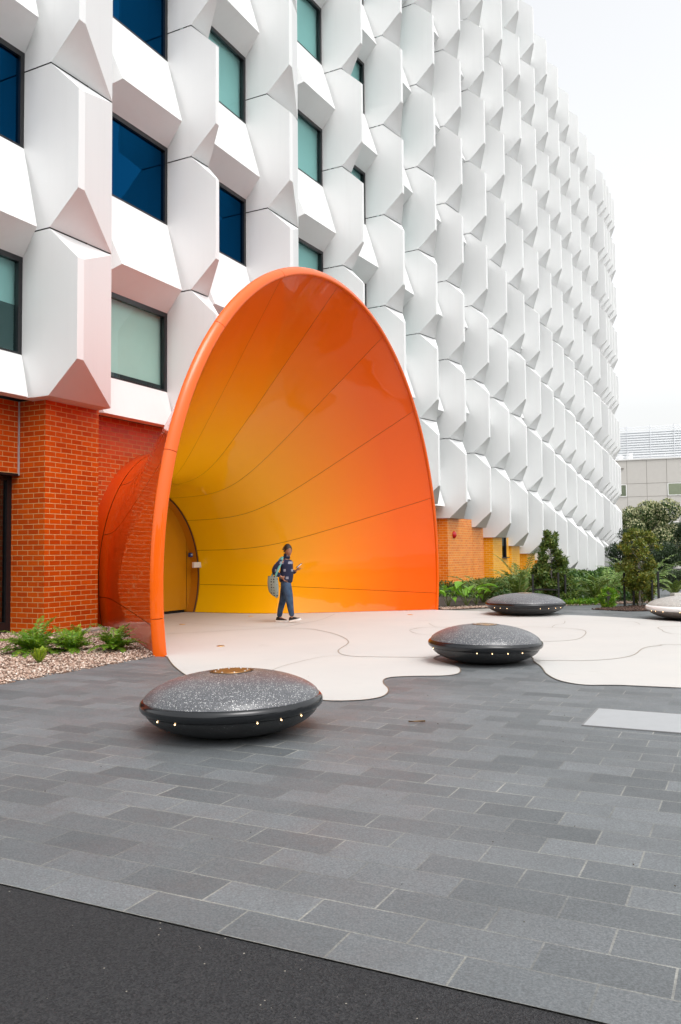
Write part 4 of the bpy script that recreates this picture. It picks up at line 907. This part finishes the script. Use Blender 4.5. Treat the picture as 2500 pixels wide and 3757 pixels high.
# ------------------------------------------------------------------ the walking person
def evaluated(o):
    dg = bpy.context.evaluated_depsgraph_get(); dg.update(); me = bpy.data.meshes.new_from_object(o.evaluated_get(dg)); return me
PORG = Vector((-1.133, 17.18, .012)); HD = rad(-20); hx = Vector((math.cos(HD), math.sin(HD), 0)); hy = Vector((-math.sin(HD), math.cos(HD), 0))   # hx forward, hy to her left (away from camera)
def PP(x, y, z): return hx*x + hy*y + Vector((0, 0, z))
def skin(name, V, Ed, mat, parent, sub=2, extra=None, root=0):
    me = bpy.data.meshes.new(name); me.from_pydata([tuple(PP(*v[:3])) for v in V], Ed, []); o = bpy.data.objects.new(name, me); COL.objects.link(o)
    md = o.modifiers.new('s', 'SKIN'); md.use_smooth_shade = True; md.branch_smoothing = .6
    for i, v in enumerate(V):
        d = me.skin_vertices[0].data[i]; d.radius = (v[3], v[4] if len(v) > 4 else v[3]); d.use_root = (i == root)
    o.modifiers.new('u', 'SUBSURF').levels = sub; o.modifiers['u'].render_levels = sub
    m2 = evaluated(o); bpy.data.objects.remove(o)
    if extra is not None:
        bm = bmesh.new(); bm.from_mesh(m2)
        for ex in extra: bm.from_mesh(ex)
        bm.to_mesh(m2); bm.free()
    o = bpy.data.objects.new(name, m2); COL.objects.link(o); o.parent = parent; m2.materials.clear()
    for m_ in (mat if isinstance(mat, list) else [mat]): m2.materials.append(m_)
    m2.polygons.foreach_set('use_smooth', [True]*len(m2.polygons)); return o
SKIN = simple('brown_skin', (.30, .135, .078), .5); HAIR = simple('black_hair', (.012, .009, .008), .6, nz=.5, scale=60); LIPS = simple('lip', (.26, .09, .07), .45); EYE = simple('eye_dark', (.015, .01, .01), .3)
def plaid():
    m = Mt('navy_plaid_fleece').set(Roughness=.95); oc = m.new('ShaderNodeTexCoord').outputs['Object']; mp = m.new('ShaderNodeMapping'); m.l(oc, mp.inputs[0]); mp.inputs['Scale'].default_value = (7.5, 7.5, 6.5); mp.inputs['Rotation'].default_value = (.0, 0, .35); mp.inputs['Location'].default_value = (.3, .1, .28)
    s = m.new('ShaderNodeSeparateXYZ'); m.l(mp.outputs[0], s.inputs[0]); fz = m.math('FRACT', s.outputs[2]); fx = m.math('FRACT', m.math('ADD', s.outputs[0], m.math('MULTIPLY', m.math('FLOOR', s.outputs[2]), .37)))
    k = m.math('MULTIPLY', m.math('LESS_THAN', fx, .36), m.math('LESS_THAN', fz, .34)); 
    st = m.math('LESS_THAN', m.math('FRACT', m.math('MULTIPLY', s.outputs[2], 9.0)), .5); st2 = m.math('LESS_THAN', m.math('FRACT', m.math('MULTIPLY', s.outputs[0], 9.0)), .5)
    patch = m.mix(st, (.30, .30, .36), (.05, .06, .13)); patch = m.mix(m.math('MULTIPLY', st2, .5), patch, (.40, .38, .38))
    m.col(m.mix(k, (.010, .014, .042), patch)); m.bump(m.noise(120, 3, oc), .4, .004); return m.m
def denim():
    m = Mt('blue_denim').set(Roughness=.85); oc = m.new('ShaderNodeTexCoord').outputs['Object']; m.col(m.mix(m.ramp(m.noise(7, 4, oc), [(.38, (0, 0, 0)), (.68, (1, 1, 1))]), (.015, .033, .075), (.045, .092, .16))); m.bump(m.noise(40, 3, oc), .5, .006); return m.m
person = empty('person', PORG, 'walking person in navy plaid fleece and blue jeans looking down at a phone', 'person')
def ellip(c, r, n=(14, 18), f=None):
    mb = MB(); rings = []
    for v in np.linspace(-math.pi/2+.02, math.pi/2-.02, n[0]):
        rings.append([PP(*(f(Vector((c[0]+r[0]*math.cos(v)*math.cos(u), c[1]+r[1]*math.cos(v)*math.sin(u), c[2]+r[2]*math.sin(v)))) if f else (c[0]+r[0]*math.cos(v)*math.cos(u), c[1]+r[1]*math.cos(v)*math.sin(u), c[2]+r[2]*math.sin(v)))) for u in np.linspace(0, 2*math.pi, n[1], endpoint=False)])
    mb.grid(rings, closed=True); mb.face(rings[0][::-1]); mb.face(rings[-1]); return mb
FACE = rad(-38)    # head turned towards the camera
hc = Vector((.055, -.01, 1.472))
def HF(x, y, z):   # head-local (x forward) to person-local, with a slight nod
    z2 = z - x*.16; return (hc.x + x*math.cos(FACE) - y*math.sin(FACE), hc.y + x*math.sin(FACE) + y*math.cos(FACE), hc.z + z2)
def head_mesh():
    me_mb = MB(); rings = []
    for v in np.linspace(-math.pi/2+.03, math.pi/2-.03, 22):
        row = []
        for u in np.linspace(0, 2*math.pi, 28, endpoint=False):
            cu, su, cv, sv_ = math.cos(u), math.sin(u), math.cos(v), math.sin(v)
            x = .094*cv*cu; y = .076*cv*su*(1-.10*max(0, -sv_)); z = .118*sv_
            if cu > 0:
                if sv_ < 0: x *= 1-.02*sv_ ; z -= .006*cu
                nose = math.exp(-((y/.013)**2) - (((z+.008)/.024)**2)); x += .019*nose*(cu > .5)
                brow = math.exp(-((z-.028)/.012)**2); x += .004*brow*cu
                eye = math.exp(-((abs(y)-.03)/.015)**2-((z-.010)/.011)**2); x -= .007*eye
                lip = math.exp(-(y/.026)**2-((z+.046)/.010)**2); x += .008*lip
                chin = math.exp(-(y/.028)**2-((z+.088)/.02)**2); x += .010*chin
                cheek = math.exp(-((abs(y)-.045)/.022)**2-((z+.02)/.03)**2); x += .005*cheek
            row.append(PP(*HF(x, y, z)))
        rings.append(row)
    me_mb.grid(rings, closed=True); me_mb.face(rings[0][::-1]); me_mb.face(rings[-1])
    for sg in (-1, 1):   # ears
        r2 = []
        for v in np.linspace(-1.5, 1.5, 7): r2.append([PP(*HF(-.005+.017*math.cos(v)*math.cos(u), sg*.076+.008*math.cos(v)*math.sin(u), .0+.03*math.sin(v))) for u in np.linspace(0, 2*math.pi, 8, endpoint=False)])
        me_mb.grid(r2, closed=True)
    me = bpy.data.meshes.new('h'); me.from_pydata(me_mb.v, [], me_mb.f); return me
def hand_chain(wr, dirv, palm_side, curl, V, Ed, wi, thumb_side=1, L=.082):
    """adds palm and five fingers to V/Ed from wrist index wi"""
    d = Vector(dirv).normalized(); s = Vector(palm_side).normalized(); dnv = d.cross(s).normalized(); w0 = Vector(wr)
    V.append((*(w0+d*L*.55), .030, .016)); Ed.append((wi, len(V)-1)); pm = len(V)-1
    for q, (off, ln) in enumerate(((-.028, .062), (-.009, .074), (.010, .070), (.028, .054))):
        b = w0+d*L+s*off; V.append((*b, .0095)); Ed.append((pm, len(V)-1)); pr_ = len(V)-1; dd = d.copy(); p = b
        for j in range(3):
            dd = (dd*math.cos(curl) - dnv*math.sin(curl)).normalized(); dnv2 = dnv; p = p+dd*ln/3; V.append((*p, .0085-.0008*j)); Ed.append((pr_, len(V)-1)); pr_ = len(V)-1
            dnv = (s.cross(dd)).normalized()*(-1)
        dnv = d.cross(s).normalized()
    b = w0+d*L*.35+s*.032*thumb_side; V.append((*b, .011)); Ed.append((pm, len(V)-1)); t1 = len(V)-1
    for j in range(2):
        b = b+(d*.7+s*.5*thumb_side-dnv*.5*math.copysign(1, curl)).normalized()*.026; V.append((*b, .0098-.001*j)); Ed.append((t1, len(V)-1)); t1 = len(V)-1
# body (neck, torso, arms, legs, hands, fingers) as one surface, head merged into it
V = [(-.01, 0, .90, .07, .09), (.0, 0, 1.05, .08, .10), (.01, 0, 1.20, .09, .12), (.01, 0, 1.30, .055, .07), (.03, 0, 1.37, .044, .046), (.045, -.005, 1.43, .045, .045)]
Ed = [(0, 1), (1, 2), (2, 3), (3, 4), (4, 5)]
def chain(start, pts):
    p = start
    for q in pts: V.append(q); Ed.append((p, len(V)-1)); p = len(V)-1
    return p
sh = chain(2, [(-.02, -.15, 1.24, .030), (-.10, -.20, 1.15, .042), (-.165, -.215, 1.035, .034), (-.09, -.20, .975, .028), (-.015, -.17, .925, .021)])
hand_chain((-.015, -.17, .925), (.55, .15, -.75), (.2, -.9, 0), .35, V, Ed, sh, 1)
sh2 = chain(2, [(.0, .15, 1.24, .030), (-.01, .20, 1.12, .042), (.01, .21, 1.01, .034), (.10, .15, 1.02, .028), (.205, .07, 1.055, .020)])
hand_chain((.205, .07, 1.055), (.70, -.15, .62), (-.35, -.9, .1), -.42, V, Ed, sh2, -1, .07)
lg = chain(0, [(.02, -.085, .84, .085), (.065, -.085, .64, .072), (.105, -.08, .47, .052), (.130, -.08, .30, .048), (.172, -.085, .10, .030), (.235, -.085, .065, .024), (.29, -.085, .062, .018)])
lg2 = chain(0, [(-.02, .085, .84, .085), (-.06, .085, .64, .07), (-.095, .085, .45, .05), (-.13, .085, .28, .046), (-.175, .085, .085, .03), (-.10, .085, .045, .024), (-.04, .085, .035, .018)])
body = skin('body', V, Ed, SKIN, person, 2, [head_mesh()])
FLC = plaid()
V = [(.0, 0, .79, .150, .165), (.0, 0, .86, .155, .170), (.016, 0, .97, .158, .170), (.036, 0, 1.10, .172, .175), (.024, 0, 1.20, .148, .165), (.008, 0, 1.285, .098, .115), (.025, 0, 1.345, .070, .072), (.032, 0, 1.375, .070, .070)]
Ed = [(0, 1), (1, 2), (2, 3), (3, 4), (4, 5), (5, 6), (6, 7)]
chain(4, [(-.03, -.155, 1.245, .080), (-.115, -.205, 1.14, .078), (-.175, -.22, 1.04, .070), (-.105, -.205, .985, .058), (-.035, -.178, .945, .048)])
chain(4, [(.0, .155, 1.245, .072), (-.01, .20, 1.12, .062), (.02, .21, 1.01, .055), (.10, .15, 1.015, .048), (.175, .095, 1.035, .040)])
skin('jacket', V, Ed, FLC, person, 2)
DEN = denim()
V = [(-.0, 0, .92, .140, .155), (0, 0, .85, .140, .155)]; Ed = [(0, 1)]
chain(1, [(.035, -.085, .75, .128), (.080, -.085, .62, .110), (.112, -.08, .47, .086), (.130, -.08, .34, .074), (.155, -.083, .20, .060), (.175, -.085, .115, .054)])
chain(1, [(-.03, .085, .75, .120), (-.07, .085, .60, .098), (-.105, .085, .44, .078), (-.150, .085, .29, .068), (-.180, .085, .16, .060), (-.19, .085, .085, .058)])
skin('jeans', V, Ed, DEN, person, 2)
# collar
mb = MB(); c = (.03, 0, 1.375)
for q in (0,): mb.lathe([(.052, -.03), (.066, -.03), (.070, .02), (.060, .03), (.05, .018)], PP(*c), 20)
o = MB(); o.v = [tuple(Vector(p)) for p in mb.v]; o.f = mb.f; o.uv = mb.uv; o.mi = mb.mi
me = bpy.data.meshes.new('collar'); me.from_pydata(o.v, [], o.f); link_mesh('collar', me, FLC, person, True)
# hair: cap plus a gathered tuft behind
rings = []
for v in np.linspace(-.35, math.pi/2-.03, 14):
    row = []
    for u in np.linspace(0, 2*math.pi, 26, endpoint=False):
        cu, su = math.cos(u), math.sin(u); lift = max(0, cu)**1.2; vv = v + lift*(.78)*(1-(v+.35)/(1.92)); rr = 1.07+.02*math.sin(u*9+v*7)
        row.append(PP(*HF(.094*rr*math.cos(vv)*cu - .004, .078*rr*math.cos(vv)*su, .120*rr*math.sin(vv)+.002)))
    rings.append(row)
mb = MB(); mb.grid(rings, closed=True); mb.face(rings[-1])
for q in range(26):
    a = random.uniform(-.9, .9); z = random.uniform(-.03, .07); b = Vector(HF(-.088, .05*math.sin(a), z)); t = b+Vector((-.035-.02*random.random(), -.01+.02*math.sin(a), -.025+.06*random.random()-.02)); mb.tube([PP(*b), PP(*b.lerp(t, .5)), PP(*t)], [.009, .008, .003], 5)
me = bpy.data.meshes.new('hair'); me.from_pydata(mb.v, [], mb.f); link_mesh('hair', me, HAIR, person, True)
for sg in (-1, 1):
    m_ = MB(); r2 = []
    for v in np.linspace(-1.5, 1.5, 5): r2.append([PP(*HF(.082+.004*math.cos(v)*math.cos(u), sg*.03+.012*math.cos(v)*math.sin(u), .008+.0035*math.sin(v))) for u in np.linspace(0, 2*math.pi, 8, endpoint=False)])
    m_.grid(r2, closed=True); me = bpy.data.meshes.new('eye'); me.from_pydata(m_.v, [], m_.f); link_mesh('eye', me, EYE, person, True)
    m_ = MB(); m_.tube([PP(*HF(.090, sg*.014, .030)), PP(*HF(.088, sg*.030, .035)), PP(*HF(.076, sg*.046, .030))], .0035, 5); me = bpy.data.meshes.new('eyebrow'); me.from_pydata(m_.v, [], m_.f); link_mesh('eyebrow', me, HAIR, person, True)
m_ = MB(); m_.tube([PP(*HF(.088, -.022, -.046)), PP(*HF(.1005, 0, -.045)), PP(*HF(.088, .022, -.046))], [.003, .0065, .003], 6); me = bpy.data.meshes.new('mouth'); me.from_pydata(m_.v, [], m_.f); link_mesh('mouth', me, LIPS, person, True)
# shoes
BLK = simple('black_suede', (.012, .012, .013), .8); SOLE = simple('white_sole', (.85, .84, .82), .6)
def shoe(org, pitch):
    def T(x, y, z): c, s = math.cos(pitch), math.sin(pitch); return PP(org[0]+x*c-z*s, org[1]+y, org[2]+x*s+z*c)
    prof = [(-.062, .022), (-.045, .034), (0, .036), (.06, .040), (.12, .046), (.165, .040), (.195, .018)]
    hts = [.075, .10, .105, .085, .058, .045, .024]; rings = []
    for (x, w_), h_ in zip(prof, hts): rings.append([T(x, w_*math.cos(a), .012+(h_-.012)*max(0, math.sin(a))**.8 if math.sin(a) > 0 else .012) for a in np.linspace(0, 2*math.pi, 14, endpoint=False)])
    mb = MB(); mb.grid(rings, closed=True); mb.face(rings[0]); mb.face(rings[-1][::-1]); me = bpy.data.meshes.new('shoe'); me.from_pydata(mb.v, [], mb.f); s_ = link_mesh('shoe', me, BLK, person, True)
    mb = MB(); lo = [T(x, w_*1.07*sg, zz) for sg in (1, -1) for zz in (0,) for x, w_ in (prof if sg == 1 else prof[::-1])]; hi = [T(x, w_*1.07*sg, .032) for sg in (1, -1) for x, w_ in (prof if sg == 1 else prof[::-1])]
    mb.grid([lo, hi], closed=True); mb.face(lo[::-1]); mb.face(hi); me = bpy.data.meshes.new('sole'); me.from_pydata(mb.v, [], mb.f); o_ = link_mesh('sole', me, SOLE, s_, False)
shoe((.180, -.085, .022), rad(13)); shoe((-.195, .085, .0), 0)
# tote bag hanging at her near side
def bagmat():
    m = Mt('grey_dotted_cloth').set(Roughness=.9); oc = m.new('ShaderNodeTexCoord').outputs['Object']; v = m.new('ShaderNodeTexVoronoi', Scale=18.0); v.inputs['Randomness'].default_value = .25; m.l(oc, v.inputs['Vector'])
    m.col(m.mix(m.math('LESS_THAN', v.outputs['Distance'], .28), (.22, .25, .215), (.02, .022, .022))); return m.m
bag = empty('tote_bag', PORG + PP(-.17, -.2, .6), 'grey green tote bag with black dots hanging from the walking person\'s shoulder', 'bag')
def bp(x, y, z): return PP(x, y, z) - PP(-.17, -.2, .6)
rings = []
for t in np.linspace(0, 1, 12):
    z = .95-.40*t; cx_ = -.175-.015*math.sin(t*2)+.02*t; w_ = .085+.030*math.sin(math.pi*min(1, t*.75+.15)) - (.03 if t > .95 else 0); th = .022+.030*math.sin(math.pi*min(.9, t*.8+.1)); tilt_ = .06*t
    rings.append([bp(cx_+w_*math.copysign(abs(math.cos(a))**.6, math.cos(a))+ .02*t, -.262+th*math.copysign(abs(math.sin(a))**.7, math.sin(a)), z-.05*math.cos(a)*t) for a in np.linspace(0, 2*math.pi, 22, endpoint=False)])
mb = MB(); mb.grid(rings, closed=True); mb.face(rings[0]); mb.face(rings[-1][::-1]); me = bpy.data.meshes.new('bag_body'); me.from_pydata(mb.v, [], mb.f); link_mesh('bag_body', me, bagmat(), bag, True)
TEAL = simple('teal_cloth', (.13, .36, .33), .9)
st = [(-.12, -.272, .93), (-.07, -.275, 1.03), (-.035, -.235, 1.14), (-.02, -.16, 1.27), (-.03, -.10, 1.325), (-.10, -.09, 1.27), (-.16, -.15, 1.10), (-.20, -.25, .95)]
P = spline([tuple(v) for v in st], 5); rows = []
for i, p in enumerate(P):
    t = (P[min(i+1, len(P)-1)]-P[max(i-1, 0)]).normalized(); out = Vector((0.35, -1, .2)); s_ = t.cross(out).normalized()*.021; o_ = t.cross(s_).normalized()*.003
    rows.append([bp(*(p-s_-o_)), bp(*(p+s_-o_)), bp(*(p+s_+o_)), bp(*(p-s_+o_))])
mb = MB(); mb.grid(rows, closed=True); me = bpy.data.meshes.new('strap'); me.from_pydata(mb.v, [], mb.f); link_mesh('strap', me, TEAL, bag, True)
# phone
ph = MB(); pc_ = PORG+PP(.285, .03, 1.155); a1 = (hx*.78+Vector((0, 0, .62))).normalized(); a2 = hy; a3 = a1.cross(a2)
ph.box(pc_, a1*.068, a2*.034, a3*.0045); phone = ph.build('phone', simple('phone_black', (.015, .015, .017), .2)); tag(phone, 'dark phone held up in the walking person\'s left hand', 'phone')
ph = MB(); ph.face([pc_+a1*x*.060+a2*y*.029+a3*.0052*(-1) for x, y in ((-1, -1), (1, -1), (1, 1), (-1, 1))]); pp = ph.build('screen', mat_emit('phone_screen', (.6, .65, .7), .5)); pp.parent = phone
bpy.context.view_layer.update()

lp = Vector((.62, 7.02, .012)); mb = MB(); P = []
for i_ in range(6):
    t = i_/5; w_ = .011*math.sin(math.pi*min(1, t*.95+.03)); P.append([lp+Vector((-.07+.14*t, -w_, .012*abs(2*t-1)+.006)), lp+Vector((-.07+.14*t, .004, .002)), lp+Vector((-.07+.14*t, w_, .010+.01*t))])
mb.grid(P); tag(mb.build('fallen_leaf', simple('dry_brown_leaf', (.16, .10, .055), .8)), 'dry curled brown leaf lying on the grey pavers right of the nearest seat', 'leaf')

gp = [tuple(AB(-7, 3)), tuple(AB(3.5, 3)), tuple(AB(3.5, 9)), tuple(AB(-7, 9))]
GR = Mt('grit'); GR.set(Roughness=.9); GR.col(GR.ramp(GR.new('ShaderNodeNewGeometry').outputs['Random Per Island'], [(0, (.03, .025, .02)), (.6, (.12, .09, .06)), (1, (.35, .30, .22))]))
tag(pebbles('grit', gp, 170, .006, (.002, .006), mat=GR.m), 'fine dark grit and crumbs scattered over the grey paving', 'grit', kind='stuff')
